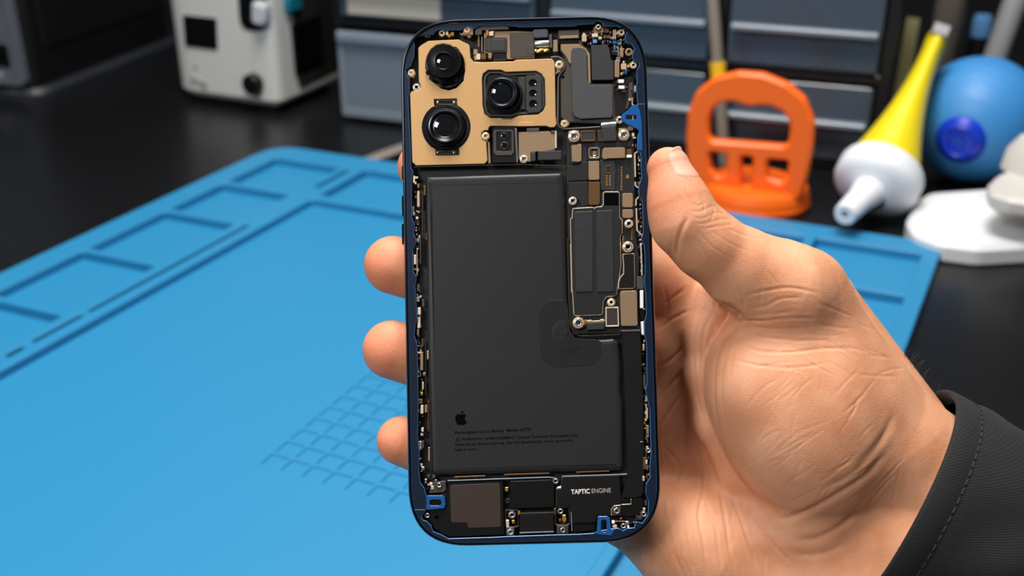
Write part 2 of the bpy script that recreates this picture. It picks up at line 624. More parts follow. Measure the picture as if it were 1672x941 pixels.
mesh_obj('crimped_end', bm, M['polem'], tb)
NT = W(1379, 351, .803)
nx = (NT - C0).normalized()
bm = bmesh.new()
prof = [(.0320, .012), (.0328, .010), (.0328, -.002), (.0315, -.006), (.026, -.010), (.016, -.0145), (.0125, -.017)]
ax2 = (ax * .8 - nx * .2).normalized()
e1_ = ax2.orthogonal().normalized()
e2_ = ax2.cross(e1_)
lathe_bm(bm, prof, 40, lambda a, b, h: rr(C0 + ax2 * h + e1_ * a + e2_ * b))
mesh_obj('cap', bm, M['nozzle'], tb, 40)
bm = bmesh.new()
LN = (NT - C0).length
e1_ = nx.orthogonal().normalized()
e2_ = nx.cross(e1_)
lathe_bm(bm, [(.0145, .008), (.0125, .018), (.0098, .035), (.0085, LN - .002), (.0075, LN), (.003, LN), (.003, LN - .012), (0, LN - .012)], 28,
         lambda a, b, h: rr(C0 + nx * h + e1_ * a + e2_ * b))
mesh_obj('nozzle', bm, M['nozzle'], tb, 40)

# =================================================================== BLUE BULB BLOWER
BR = .0515
bc = at(1594, 196, BR)
dep = (bc - CAM).dot(FW)
BR = 101 / FPX * dep
bc = at(1594, 196, BR)
dep = (bc - CAM).dot(FW)
bdir = (W(1560, 239, dep - .87 * BR) - bc).normalized()
bl = tag(empty('air_blower', (bc.x, bc.y, 0)), 'round blue rubber air blower bulb with dark blue valve facing forward', 'air blower')
e1_ = bdir.orthogonal().normalized()
e2_ = bdir.cross(e1_)
BF = lambda a, b, h: V((0, 0, bc.z)) + bdir * h + e1_ * a + e2_ * b
bm = bmesh.new()
prof = []
for k in range(49):
    t = math.pi * k / 48
    r = BR * math.sin(t)
    hh = BR * 1.0 * math.cos(t) * (1 if t < math.pi / 2 else 1.12)
    prof.append((max(0, r + (.0003 * math.sin(k * 1.9) if 3 < k < 45 else 0)), hh))
lathe_bm(bm, prof, 64, BF)
mesh_obj('bulb', bm, M['rubber'], bl, 'all')
bm = bmesh.new()
z0 = BR * .99
lathe_bm(bm, [(.0195, z0 - .012), (.0195, z0 - .002), (.0175, z0 + .0015), (.012, z0 + .004), (.0105, z0 + .003), (.006, z0 + .0035), (.0028, z0 + .003), (.0025, z0 - .003), (0, z0 - .003)], 36, BF)
mesh_obj('valve', bm, M['plug'], bl, 40)
bm = bmesh.new()
bk = -BR * 1.10
lathe_bm(bm, [(.013, bk + .008), (.013, bk - .008), (.009, bk - .014), (.0055, bk - .03), (.004, bk - .06), (.002, bk - .06), (.002, bk - .04), (0, bk - .04)], 24,
         lambda a, b, h: V((0, 0, bc.z)) + (V((.8, .5, .22)).normalized()) * (-h) + e1_ * a * .9 + V((.8, .5, .22)).normalized().cross(e1_).normalized() * b)
mesh_obj('nozzle', bm, M['plug'], bl, 40)

# =================================================================== WHITE STAND
sp = at(1600, 370)
sd = tag(empty('lamp_stand', (sp.x, sp.y, 0)), 'white stand with rounded base plate in front of the blue bulb', 'stand')
bm = bmesh.new()
topz = .0155
o_ = [at(px, py, topz) for px, py in [(1480, 358), (1496, 326), (1512, 314), (1720, 300), (1790, 345), (1760, 388), (1690, 399), (1600, 404), (1535, 396), (1492, 380)]]
lo = [(q.x - sp.x, q.y - sp.y) for q in o_]
slab_bm(bm, [rpoly(lo, .022, 6)], 0, topz, .0035, chb=.002)
mesh_obj('base_plate', bm, M['stand'], sd, 34)
q = at(1705, 338, topz)
bm = bmesh.new()
lathe_bm(bm, [(.052, topz - .001), (.044, topz + .004), (.036, topz + .008), (.032, topz + .024), (0, topz + .024)], 36, lambda a, b, h: (q.x - sp.x + a, q.y - sp.y + b * .8, h))
mesh_obj('neck', bm, M['stand'], sd, 34)
bm = bmesh.new()
o_ = [at(px, py, .049) for px, py in [(1614, 298), (1628, 284), (1672, 268), (1740, 250), (1790, 280), (1780, 330), (1700, 332), (1650, 325), (1617, 314)]]
slab_bm(bm, [rpoly([(p_.x - sp.x, p_.y - sp.y) for p_ in o_], .006, 4)], .036, .049, .003, chb=.003)
mesh_obj('clamp_arm', bm, M['standgrey'], sd, 34)
q2 = at(1690, 275, .049)
bm = bmesh.new()
lathe_bm(bm, [(.024, .048), (.022, .062), (.015, .072), (0, .075)], 28, lambda a, b, h: (q2.x - sp.x + a, q2.y - sp.y + b, h))
mesh_obj('clamp_knob', bm, M['standgrey'], sd, 40)

# =================================================================== SMALL THINGS AT THE BACK RIGHT
A = at(1596, 176)
B = W(1672, -40, 1.10)
bm = bmesh.new()
tube_bm(bm, [A, A + (B - A) * .02, B], [.010, .0115, .0115], 20)
tag(mesh_obj('lamp_pole', bm, M['polem'], None, 40), 'slanted grey metal pole rising behind the blue bulb', 'pole')
q = at(1583, 150)
bm = bmesh.new()
lathe_bm(bm, [(.010, 0), (.011, .002), (.011, .05), (.0085, .058), (.0085, .062)], 24, lambda a, b, h: (q.x + a, q.y + b, h))
vl = tag(mesh_obj('vial', bm, M['black'], None, 40), 'small dark vial with pale blue cap behind the blue bulb', 'vial')
bm = bmesh.new()
lathe_bm(bm, [(.0095, .060), (.0098, .078), (.008, .082), (0, .082)], 24, lambda a, b, h: (q.x + a, q.y + b, h))
mesh_obj('cap', bm, M['vialblue'], vl, 40)
q = at(1528, 150)
bm = bmesh.new()
lathe_bm(bm, [(.014, 0), (.0155, .002), (.0155, .22), (.012, .23), (0, .23)], 28, lambda a, b, h: (q.x + a, q.y + b, h))
bt = tag(mesh_obj('bottle', bm, M['taupe'], None, 40), 'tall slim taupe bottle behind the tip of the yellow tube', 'bottle')
# metal pry tool at the far edge of the mat
A, B = at(578, 262, .004), at(735, 226, .004)
bm = bmesh.new()
e = (B - A).normalized()
s_ = V((-e.y, e.x, 0))
prof = [(0, .0015, .0007), (.012, .006, .0012), (.03, .008, .0025), (.05, .0065, .004), ((B - A).length, .006, .004)]
rings = []
for d, w_, t_ in prof:
    c = A + e * d
    c.z = .0008 + t_ + (.006 if d < -1 else 0)
    rings.append([bm.verts.new(c + s_ * (w_ * math.cos(a)) + V((0, 0, t_ * math.sin(a)))) for a in [2 * math.pi * j / 16 for j in range(16)]])
for a_, b_ in zip(rings, rings[1:]):
    for j in range(16):
        bm.faces.new((a_[j - 1], a_[j], b_[j], b_[j - 1]))
bm.faces.new(rings[0])
bm.faces.new(rings[-1])
tag(mesh_obj('pry_tool', bm, M['taupe'], None, 40), 'small grey pry tool lying past the mat, mostly hidden by the phone', 'pry tool')
# =================================================================== SMARTPHONE
th_, tau = math.radians(1.45), math.radians(3.2)
PX = RT * math.cos(th_) + UP * math.sin(th_)
PY0 = RT * -math.sin(th_) + UP * math.cos(th_)
PY = PY0 * math.cos(tau) + FW * math.sin(tau)
PZ = PX.cross(PY).normalized()
PC = W(866.5, 458.5, .34)
phone = tag(empty('smartphone', mw=Matrix(((PX.x, PY.x, PZ.x, PC.x), (PX.y, PY.y, PZ.y, PC.y), (PX.z, PY.z, PZ.z, PC.z), (0, 0, 0, 1)))),
            'opened black smartphone with its battery and circuit boards exposed, held upright in a hand', 'smartphone')
PS = .34 / FPX      # metres per photo pixel on the phone


def ph(px, py, z=0.):
    """point of the photo -> phone plane (2D metres) at height z mm"""
    d = ray(px, py)
    t = (PC + PZ * (z * .001) - CAM).dot(PZ) / d.dot(PZ)
    q = CAM + d * t - PC
    return (q.dot(PX), q.dot(PY))


def phs(l, z):
    return [ph(q[0], q[1], z) for q in l]


def part(name, pts, z0, z1, m, r=0., ch=.12, holes=(), parent=None, mi=(0, 0), mats=None):
    bm = bmesh.new()
    loops = [phs(rpoly(pts, r, 4), z1)] + [phs(h, z1) for h in holes]
    slab_bm(bm, loops, z0 * .001, z1 * .001, ch * .001, mi=mi, bottom=False)
    return mesh_obj(name, bm, mats or M[m] if isinstance(m, str) else m, parent or phone)


def plathe(name, cx, cy, prof, m, parent=None, n=32, z=0., mi=None, sx=1., sm=38):
    """prof in (radius px, height mm)"""
    bm = bmesh.new()
    x, y = ph(cx, cy, z)
    lathe_bm(bm, [(r * PS, h * .001) for r, h in prof], n, lambda a, b, h: (x + a * sx, y + b, h), mi)
    return mesh_obj(name, bm, m if isinstance(m, (list, tuple)) else M[m], parent or phone, sm)


def screw(cx, cy, r, z, m='tan', inner='steel'):
    """washer ring, domed head and a dark socket"""
    k = r
    return plathe('screw', cx, cy, [(k, z - 1.2), (k, z - .15), (k * .9, z), (k * .78, z), (k * .74, z - .1), (k * .7, z - .05), (k * .55, z + .06), (k * .42, z + .02),
                                    (k * .36, z - .1), (k * .3, z - .5), (0, z - .5)], [M[m], M[inner], M['ink']], None, 20, z, [0, 0, 0, 0, 1, 1, 1, 1, 2, 2], sm=50)


TZ = -1.0      # general component height, mm below the rim
FL = -4.6      # cavity floor
# --- body: back plate, side walls and rim in one
OUT = [(653, 33.5), (1053.5, 23.5), (1081.5, 884.5), (668, 894.5)]
oc = [ph(*q) for q in OUT]
o_l = rpoly(oc, .0182, 12)
bm = bmesh.new()


def ringloop(l, h):
    return [bm.verts.new((q[0], q[1], h)) for q in l]


if area2(o_l) < 0:
    o_l = o_l[::-1]
lv = [(inset(o_l, .0022), -.0084), (inset(o_l, .0007), -.0080), (o_l, -.0068), (o_l, -.0006), (inset(o_l, .00025), -.0001), (inset(o_l, .0005), 0),
      (inset(o_l, .00085), 0), (inset(o_l, .0010), -.0003), (inset(o_l, .0010), FL * .001)]
rg = [ringloop(*q) for q in lv]
for k, (a_, b_) in enumerate(zip(rg, rg[1:])):
    for j in range(len(a_)):
        bm.faces.new((a_[j - 1], a_[j], b_[j], b_[j - 1])).material_index = 1 if k == 3 else 0
bm.faces.new(rg[0])
bm.faces.new(rg[-1])
mesh_obj('frame', bm, [M['rim'], mat('frame_edge_glint', (170, 172, 178), .28, .9)], phone, 40)  # brighter chamfer metal paints the rim's thin highlight line
# cavity lining
bm = bmesh.new()
slab_bm(bm, [inset(o_l, .0011)], FL * .001 + .0001, FL * .001 + .0006, 0, bottom=False)
mesh_obj('midplate', bm, M['floorblack'], phone)
# side buttons on the left edge
for y0, y1 in ((268, 292), (318, 352), (364, 398)):
    bm = bmesh.new()
    a, b = ph(656, y0), ph(656, y1)
    xl = a[0] + .0001
    slab_bm(bm, [rpoly(rect(xl - .0004, b[1], xl + .002, a[1]), .0004)], -.0052, -.0026, .0003, chb=.0003)
    mesh_obj('side_button', bm, M['rim'], phone)
# --- dark blue gasket film around the rim
gin = [(675.3, 60.7), (682, 58.6), (707.7, 56.4), (711, 51), (719, 47), (725.7, 49.5), (749, 49), (753, 49.5), (757.6, 45.8), (762, 42.8), (767, 43.7), (772.5, 47), (776.7, 45.8), (782, 42),
       (827.8, 40.3), (832, 42.8), (842.7, 42.8), (848, 44.5), (940, 42.8), (944, 40.5), (969.5, 39), (973.7, 35.2), (978, 34.3), (983.3, 37.8), (986, 43.5), (1007.7, 43), (1011, 44.7),
       (1019.4, 44.2), (1023.7, 48.5), (1022.6, 54.3), (1020, 59.6), (1021.6, 67), (1024.7, 70.8), (1031, 71.8), (1036, 79.8), (1032, 89.4), (1032, 94.7), (1035.4, 99), (1040.7, 100),
       (1044.4, 104.2), (1042.8, 109.5), (1039.4, 114), (1040, 131.9), (1038.8, 142), (1040, 154.8), (1041, 170), (1043, 200), (1044, 214), (1041, 222.6), (1040.4, 246), (1045, 248), (1046.7, 258.7),
       (1046.2, 271.5), (1047.8, 288.5), (1045.7, 295.6), (1043, 303), (1043, 320), (1047.8, 325.4), (1048.9, 338), (1050, 378.5), (1047, 390.5), (1051.7, 402), (1053, 419.7), (1053, 445.5),
       (1051.7, 461.8), (1054, 481.7), (1055.3, 513), (1051.7, 527), (1052.3, 546), (1055.3, 558.8), (1055.8, 580), (1056.6, 626.3), (1053.6, 636.5), (1061, 669.7), (1062, 713), (1063, 738.5),
       (1060.7, 764), (1061.7, 779), (1054.7, 791), (1054, 806), (1059, 819.5), (1057.7, 841.8), (1048.8, 854.5), (1038.4, 852), (1036, 862), (1025, 862.7), (1017.5, 867), (1010, 862.7), (996.7, 864),
       (974.4, 868), (970, 870.9), (945, 872.6), (900, 873.8), (830, 876.3), (805, 877.5), (731.8, 879.8), (720.8, 873.6), (707, 868), (704, 858.4), (697, 851.5), (690.4, 849.4), (688.3, 843), (693, 837.7),
       (696.6, 832.8), (696.5, 811), (693, 797.6), (686, 788), (685, 777), (684, 764), (685, 738), (682, 715), (683, 657.7), (682, 589), (681, 560), (676.5, 548.7), (678, 531.5), (682, 520), (680.4, 510),
       (679, 485.5), (677.6, 469), (680.4, 452), (675, 444), (674.3, 408), (680.4, 394), (675.4, 383), (677, 366.7), (672.6, 355.6), (672, 295), (675, 281), (671.2, 274), (670, 233), (667.8, 191), (666.4, 160.4),
       (668.4, 149), (669, 129), (662.8, 120), (663.4, 113.5), (670.7, 108), (675.7, 93.5), (677, 74.5)]
bm = bmesh.new()
GZ = -.45
slab_bm(bm, [inset(o_l, .00102), phs(rpoly(gin, 1.5, 2), GZ)], (GZ - .5) * .001, GZ * .001, .00012, mi=(0, 1), bottom=False)
mesh_obj('gasket', bm, [M['navy'], mat('gasket_edge_glint', (70, 120, 180), .25)], phone)  # lighter blue sides paint in the film's edge highlight
# cavity wall under the gasket
tabs = [([(697, 809.5), (722, 809.4), (726.3, 811.4), (727.4, 825), (725, 830.8), (697, 833)], rpoly(rect(701.4, 816.3, 720.8, 826), 4.6, 4)),
        ([(974.4, 867), (976, 843.3), (992, 843.3), (996, 846.3), (997, 864), (1004, 866), (998, 875), (974, 873)], rpoly(rect(981.5, 849, 990.5, 869.4), 4.3, 4)),
        ([(1033.7, 171.4), (1024.7, 180.3), (1017, 185.4), (1014.5, 189.2), (1015, 196.9), (1023.5, 203.3), (1031, 205.8), (1036, 209), (1041.4, 211), (1044, 216), (1041.5, 223), (1041.5, 245), (1049, 246), (1048, 200), (1045.5, 182), (1041, 171)],
         rpoly(rect(1022, 188, 1039, 195), 1.2, 2))]
for p_, h_ in tabs:
    part('alignment_tab', p_, -.8, -.36, 'blue', 1.5, .12, [h_])
# thin light seams on the gasket
for p_ in ([(675, 832.2), (694, 832.2), (694, 833.2), (675, 833.2)], [(1042, 169.6), (1053, 169.6), (1053, 170.3), (1042, 170.3)]):
    part('gasket_seam', p_, -.45, -.40, 'lip', 0, 0)
part('top_contact', [(731, 36), (748, 36), (748, 39.6), (732, 39.6)], -.5, -.3, 'umber', .5)
part('side_contact', [(657.5, 87), (661, 88), (662, 96), (661, 101), (657, 100)], -.5, -.3, 'umber', 1)

# --- gold camera shield
gold = [(683, 78.4), (687.4, 74), (699.7, 66.7), (748.7, 64.5), (765.5, 72.8), (767, 76.7), (768.3, 94.6), (773.3, 100.7), (783, 101.7), (837.8, 100.3), (843, 97.6), (901, 95.8), (905, 100),
        (906.2, 119), (907.3, 189.3), (908.6, 202.5), (905, 207.8), (898, 207.8), (892, 205.5), (844, 206), (801, 205.5), (797.5, 209), (797.5, 212.5), (791.7, 212.5), (785.8, 216.6), (785.3, 223.6),
        (788, 229.4), (794, 233), (795.8, 261), (795, 263.3), (791.4, 267.4), (679.5, 270.2), (673.3, 264.7), (669.6, 152.7), (672.3, 149.2), (683, 148), (688, 142.5), (687, 137), (684, 133.6)]
H1 = [(694.6, 104.6), (697, 92), (703, 80.5), (712, 73.5), (723, 71), (735, 73), (740, 76.5), (745, 77), (750, 82), (749.5, 86), (755.4, 93.5), (759.3, 115.8), (756.6, 132.5), (745.4, 143.7), (733, 147.6), (720.9, 144.8), (712, 138), (700.8, 129), (703, 122.5), (695, 112.4)]
H2 = []
for k in range(48):
    a = 2 * math.pi * k / 48
    x, y = 728.6 + 39.8 * math.cos(a), 208 + 39.8 * math.sin(a)
    if y < 173 and 708 < x < 747:
        continue
    if y > 243.5 and 711 < x < 750:
        continue
    H2.append((x, y))
    if len(H2) > 1:
        (xa, ya), (xb, yb) = H2[-2], H2[-1]
        if xa > 746 and xb < 714 and ya > 230:
            H2[-1:] = [(750, 243), (750, 253.5), (712, 254), (711, 244), (x, y)]
        elif xa < 712 and xb > 742 and ya < 190:
            H2[-1:] = [(708.5, 174), (708.5, 162), (746, 161), (746.5, 172.5), (x, y)]
H3 = [(787, 128.6), (788.7, 120.4), (797, 114), (818, 114), (826, 117.5), (875.2, 115.7), (884.5, 120.4), (889.8, 128.6), (891, 171.8), (887, 181), (878.7, 187), (846, 189.3), (835.5, 194.6), (821.4, 194.6), (818, 192.9), (800.4, 192.9), (791, 185.8), (788, 171.8)]
gs = part('camera_shield', gold, -2.4, -.75, 'gold', .8, .13, [H1, H2, rpoly(H3, 2, 3)], mats=[M['gold'], M['goldglint']], mi=(0, 1))
part('pull_tab', [(844.5, 206.2), (846.5, 201.5), (851, 199.2), (868, 199.2), (872.5, 201.5), (874, 206)], -1.2, -.66, 'gold', 1, .1)
# --- camera one (upper left)
part('lens_bed', circ(727.5, 110, 33.5), -2.3, -1.6, 'umber', 0, .1)
cm = plathe('camera_lens', 726.5, 105, [(32.5, -1.6), (32.5, -.2), (31, .0), (29.5, 0), (29.5, .5)], 'lensblack', n=48)
plathe('barrel', 724.3, 99.5, [(28.6, -.2), (28.6, 1.3), (27.6, 1.6), (15.2, 1.55), (14.2, 1.62), (13.2, 1.5), (12.4, .9), (0, .9)], 'lensblack', cm, 48, 1.5)
plathe('glass', 725.2, 100, [(12.4, .95), (11, 1.05), (7, 1.25), (3, 1.33), (0, 1.35)], 'glass', cm, 32, 1.2, sm='all')
for a in (100, 155, 55, 130):
    x, y = 726.5 + 31.5 * math.cos(math.radians(a)), 105 + 31.5 * math.sin(math.radians(a))
    plathe('clip', x, y, [(3.2, -1.4), (3.2, .1), (2.6, .25), (0, .25)], 'lensblack', cm, 12, 0)
# --- camera two (lower left)
part('lens_bed', [(708.5, 162), (746, 161), (747, 173), (760, 185), (768, 208), (760, 231), (750, 242), (750, 253.5), (712, 254), (711, 243), (697, 231), (689, 208), (697, 185), (708.5, 174)], -2.3, -1.3, 'black', 2, .1)
cm = plathe('camera_lens', 728.3, 207.7, [(39, -1.6), (39, -.9), (37.6, -.7), (36.2, -.8), (35.6, -.4), (34.6, -.2), (33, -.2), (32.4, .5)], [M['lensblack'], M['lensring']], n=56, mi=[0, 1, 0, 1, 1, 0, 0])
plathe('barrel', 726.8, 206.5, [(31.6, -.3), (31.6, .9), (30.6, 1.1), (28.4, 1.5), (27, 1.9), (25.2, 2.0), (24, 1.9), (19.6, 1.3), (18.6, 1.35), (17.8, 1.2), (11, .9), (0, .9)], [M['lensblack'], M['lensring']], cm, 56, 1.6, mi=[0, 1, 0, 0, 1, 0, 0, 1, 0, 0, 0])
plathe('glass', 726, 206, [(18, 1.1), (14, 1.35), (8, 1.55), (3, 1.62), (0, 1.63)], 'glass', cm, 32, 1.4, sm='all')
for y0, y1 in ((163, 171.5), (246, 252.5)):
    c_ = part('lens_bracket', [(711.5, y0), (744.5, y0 - .5), (745, y1), (712.5, y1)], -1.4, -1.0, 'umber', 1, .1, [rpoly(rect(717, y0 + 2, 739, y1 - 2), 1)])
    for x in (714.5, 741):
        plathe('rivet', x, (y0 + y1) / 2, [(1.7, -1.2), (1.7, -.85), (.9, -.75), (0, -.75)], 'steel', c_, 10, -.8)
# --- camera three with light sensor block
part('module_bed', rpoly(H3, 2, 3), -2.6, -2.0, 'dgrey', 0, 0)
part('module_frame', [(789.5, 130), (791.5, 122), (799, 116.5), (817, 116.5), (825, 120), (875, 118.2), (883, 122.5), (887.3, 130), (888.5, 171), (885, 179.5), (878, 184.5), (846, 186.8), (835, 190), (801, 190), (793.3, 184.5), (790.5, 171)], -1.9, -1.15, 'umber', 2, .12,
     [rpoly([(793, 131), (795, 124.5), (800, 120), (817, 120), (826, 123.5), (874, 121.8), (881, 125), (884.5, 131), (885.5, 170), (882, 178), (876, 181.5), (846, 183.5), (835, 187), (802, 187), (796, 182), (794, 171)], 2, 3)])
cm = part('camera_lens', [(795, 126), (800, 121.5), (838, 121), (848, 126), (857, 126), (857, 180), (849, 183), (838, 187.5), (801, 187), (795, 178)], -2.0, -1.3, 'black', 3, .15)
plathe('barrel', 823.5, 155.5, [(30.5, -1.4), (30.5, -.6), (29.5, -.3), (28.6, -.3), (28.2, .6), (27, .8), (26, .8)], [M['lensblack'], M['lensring']], cm, 48, -.4, mi=[0, 1, 1, 0, 1, 0])
plathe('barrel', 819.5, 151, [(26.6, .4), (26.2, 1.8), (25.2, 2.2), (22.6, 2.5), (21.2, 2.4), (17.8, 1.5), (17, 1.2), (0, 1.2)], [M['lensblack'], M['lensring']], cm, 48, 2.0, mi=[0, 0, 1, 0, 1, 0, 0])
plathe('glass', 818.5, 150, [(17.5, 1.35), (14, 1.7), (8, 1.95), (3, 2.03), (0, 2.04)], 'glass', cm, 32, 1.8, sm='all')
for x, y, r in ((812.5, 137.5, 1.3), (814.5, 140.8, .9)):
    pass
part('sensor_bridge', [(846, 125.5), (858, 125.5), (857.5, 179), (849, 178)], -1.9, -1.0, 'dgrey', 1.5)
sb = part('sensor_block', [(858, 123.5), (879, 122.5), (884.5, 127.5), (885.3, 178), (880, 184), (863, 184.5), (858.3, 179)], -1.8, -.55, 'dgrey', 3, .2,
          [circ(870.3, 136.2, 6.2, 20), circ(870.5, 153, 5.9, 20), circ(870.7, 170, 6.2, 20)])
for x, y in ((870.3, 136.2), (870.5, 153), (870.7, 170)):
    plathe('sensor_eye', x, y, [(6.1, -.62), (5.2, -.75), (5, -1.3), (2.5, -1.5), (0, -1.45)], ['_'][0:0] or [M['black'], M['glass']], sb, 20, -.6, mi=[0, 0, 1, 1])
# --- depth sensor module
dm = part('depth_sensor', [(803.5, 210), (807.5, 206.8), (838, 206.3), (843, 210), (843.5, 265.5), (803.5, 267)], -2.2, -.95, 'black', 1.5, .15)
part('window_frame', [(805.5, 214), (809, 211.8), (836, 211.5), (839, 214), (839.3, 249.5), (835, 253.8), (810, 254.2), (805.8, 249.5)], -1.1, -.7, 'umber', 2, .12, [rpoly(rect(810.5, 215.5, 835, 246.5), 1.5)], dm)
for x, y, r in ((822.7, 222.6, 6.4), (823.8, 238, 7)):
    plathe('eye', x, y, [(r, -1.1), (r, -.75), (r * .8, -.6), (r * .65, -.8), (r * .4, -.72), (0, -.68)], [M['dgrey'], M['glass']], dm, 22, -.7, mi=[0, 0, 0, 1, 1])
part('side_strip', [(796.5, 233), (799.5, 231), (801.5, 266), (797.5, 268)], -1.6, -.9, 'beige', .5)
part('side_strip', [(840.5, 208), (844, 210), (845.5, 266), (843.5, 266)], -1.0, -.65, 'silver', .5)
# --- beige shield and connector next to it
part('shield_plate', [(846.6, 216), (860, 215.7), (861, 214), (880, 213.6), (881, 215), (897, 214.4), (900, 217), (906, 217.7), (906, 245), (866.5, 248.7), (866.5, 264), (850, 265.6), (847, 258)], -2.2, -1.1, 'beige', .6, .12)
part('clip', [(860, 209), (880.5, 208.6), (880.5, 214), (860, 214.4)], -1.6, -.9, 'grey', .5)
part('clip', [(899.5, 213), (907, 213.5), (907, 217.5), (899.5, 217)], -1.5, -.8, 'grey', .5)
part('clip', [(906, 214), (909, 213.7), (909.2, 242), (906, 242)], -1.3, -.75, 'cream', .3)
part('ribbon_connector', [(878, 246.3), (917, 245.8), (917, 261), (878, 262)], -1.5, -.75, 'dgrey', .6, .2)
part('ribbon_connector', [(866.5, 248.8), (874.5, 248.3), (875, 263), (866.8, 264)], -1.4, -.8, 'dgrey', .6, .2)
# --- battery
bt_ = [(694.5, 290), (697, 287.5), (914, 281), (919, 283), (922, 300), (925, 430), (928, 520), (931, 541), (939, 551), (951, 553.5), (988, 553.5), (1002, 552), (1010, 558), (1014, 600), (1013.5, 640), (1017, 660), (1018, 762), (1014, 769), (712, 777.5), (704, 772), (699, 600)]
bm = bmesh.new()
lp = phs(rpoly(bt_, 5, 3), -1.15)
if area2(lp) < 0:
    lp = lp[::-1]
lvl = [(lp, FL), (lp, -2.3), (inset(lp, .0002), -1.85), (inset(lp, .0005), -1.5), (inset(lp, .0009), -1.27), (inset(lp, .0015), -1.17), (inset(lp, .0021), -1.15)]
rg = [[bm.verts.new((q[0], q[1], h * .001)) for q in l] for l, h in lvl]
for a_, b_ in zip(rg, rg[1:]):
    for j in range(len(a_)):
        bm.faces.new((a_[j - 1], a_[j], b_[j], b_[j - 1]))
flat = rg[-1]
for t in tessellate_polygon([[v.co.copy() for v in flat]]):
    bm.faces.new([flat[j] for j in t])
batt = mesh_obj('battery', bm, M['batt'], phone, 60)
part('edge_fold', [(697, 292), (702, 290), (703, 300), (702, 600), (706, 768), (704, 771), (700, 600)], -1.6, -1.28, 'batt', 1, .1, parent=batt)
bz = -1.13
part('seal_strip', [(700, 302.5), (916, 297.5), (916, 298.3), (700, 303.3)], -1.3, -1.12, 'patch', 0, 0, parent=batt)
pt_ = [(880.7, 510), (888.7, 497), (900, 490.4), (921, 490), (927, 500), (928.6, 520), (931, 541), (939, 551.5), (951, 554.5), (975, 554.8), (981.5, 557.7), (982, 578.5), (974.8, 591), (962, 597.6), (904.7, 599.5), (890, 591), (882, 580)]
pa = part('adhesive_patch', pt_, -1.2, -1.08, 'patch', 4, .05, parent=batt)
bm = bmesh.new()
cx, cy = ph(929, 548, -1.05)
N_ = 40
rg = []
rr_ = np.random.RandomState(3)
for i in range(9):
    s = i / 8
    ring = []
    for k in range(N_):
        a = math.radians(100) + math.radians(215) * k / (N_ - 1)
        r = (4 + 25 * s) * PS * (1 + .06 * math.sin(3 * a))
        h = -1.06 + .24 * (1 - s) ** .8 + .03 * math.sin(7 * a + 2 * s) * s * (1 - s) * 2 - (.05 if i == 8 else 0)
        ring.append(bm.verts.new((cx + r * math.cos(a), cy + r * math.sin(a) * 1.0, h * .001)))
    rg.append(ring)
for a_, b_ in zip(rg, rg[1:]):
    for k in range(N_ - 1):
        bm.faces.new((a_[k], a_[k + 1], b_[k + 1], b_[k]))
mesh_obj('wrinkled_tab', bm, M['patch'], pa, 'all')
for p_ in ([(741.5, 778.5), (792.6, 776.6), (792.6, 778.6), (741.5, 780.4)], [(823, 774.6), (897.6, 772.2), (897.6, 774.2), (823, 776.6)], [(941, 770.6), (995, 768.6), (995, 770.6), (941, 772.6)]):
    part('gold_strip', p_, -2.2, -1.5, 'bronze', .3, .1)


def text(name, s, p0, p1, h_px, z, m, parent, bold=0., extr=.02):
    """a line of lettering from pixel p0 to p1 (baseline), cap height in px"""
    cu = bpy.data.curves.new(name, 'FONT')
    cu.body = s
    cu.size = 1
    cu.offset = bold
    cu.extrude = .03
    ob = bpy.data.objects.new(name + '_t', cu)
    COL.objects.link(ob)
    bpy.context.view_layer.update()
    me = bpy.data.meshes.new_from_object(ob.evaluated_get(bpy.context.evaluated_depsgraph_get()))
    bpy.data.objects.remove(ob)
    xs = [v.co.x for v in me.vertices]
    x0, x1 = min(xs), max(xs)
    a, b = V(ph(*p0, z)), V(ph(*p1, z))
    ux = (b - a)
    Lx = ux.length
    ux.normalize()
    uy = V((-ux.y, ux.x))
    sy = h_px * PS / .69
    for v in me.vertices:
        q = a + ux * ((v.co.x - x0) / (x1 - x0) * Lx) + uy * (v.co.y * sy)
        v.co = (q.x, q.y, z * .001 + v.co.z * .0006)
    me.materials.clear()
    me.materials.append(M[m])
    me.name = name
    o = bpy.data.objects.new(name, me)
    COL.objects.link(o)
    o.parent = parent
    return o


text('lettering', 'Rechargeable Li-ion Battery  Model A3T25', (743, 709), (867.5, 703.6), 4.6, bz, 'ink', batt, .012)
text('lettering', 'WARNING / AVERTISSEMENT Trained Technician Serviceable Only.', (753, 720), (945.5, 712.7), 4.2, bz, 'ink', batt, .012)
text('lettering', 'Potential for fire or burning. Do not disassemble, crush, puncture,', (743.3, 728.6), (935, 721), 4.2, bz, 'ink', batt, .012)
text('lettering', 'heat or burn.', (743.3, 737), (779, 735.6), 4.2, bz, 'ink', batt, .012)
Z4 = lambda l: [(720 + x / 6.967, 660 + y / 6.967) for x, y in l]
part('logo', Z4([(228, 124), (212, 116), (192, 115), (174, 127), (163, 152), (164, 185), (178, 222), (194, 241), (210, 241), (228, 234), (246, 240), (262, 242), (280, 226), (293, 198), (277, 187), (271, 168), (274, 148), (289, 132), (274, 117), (250, 116)]), bz - .1, bz + .015, 'ink', 1.5, 0, parent=batt)
part('logo', Z4([(226, 112), (228, 95), (240, 82), (257, 77), (256, 94), (244, 108)]), bz - .1, bz + .015, 'ink', .8, 0, parent=batt)
part('warning_triangle', Z4([(188, 376), (214, 420), (163, 424)]), bz - .1, bz + .015, 'ink', .4, 0, [Z4([(188, 388), (203, 415), (172, 417)])], batt)

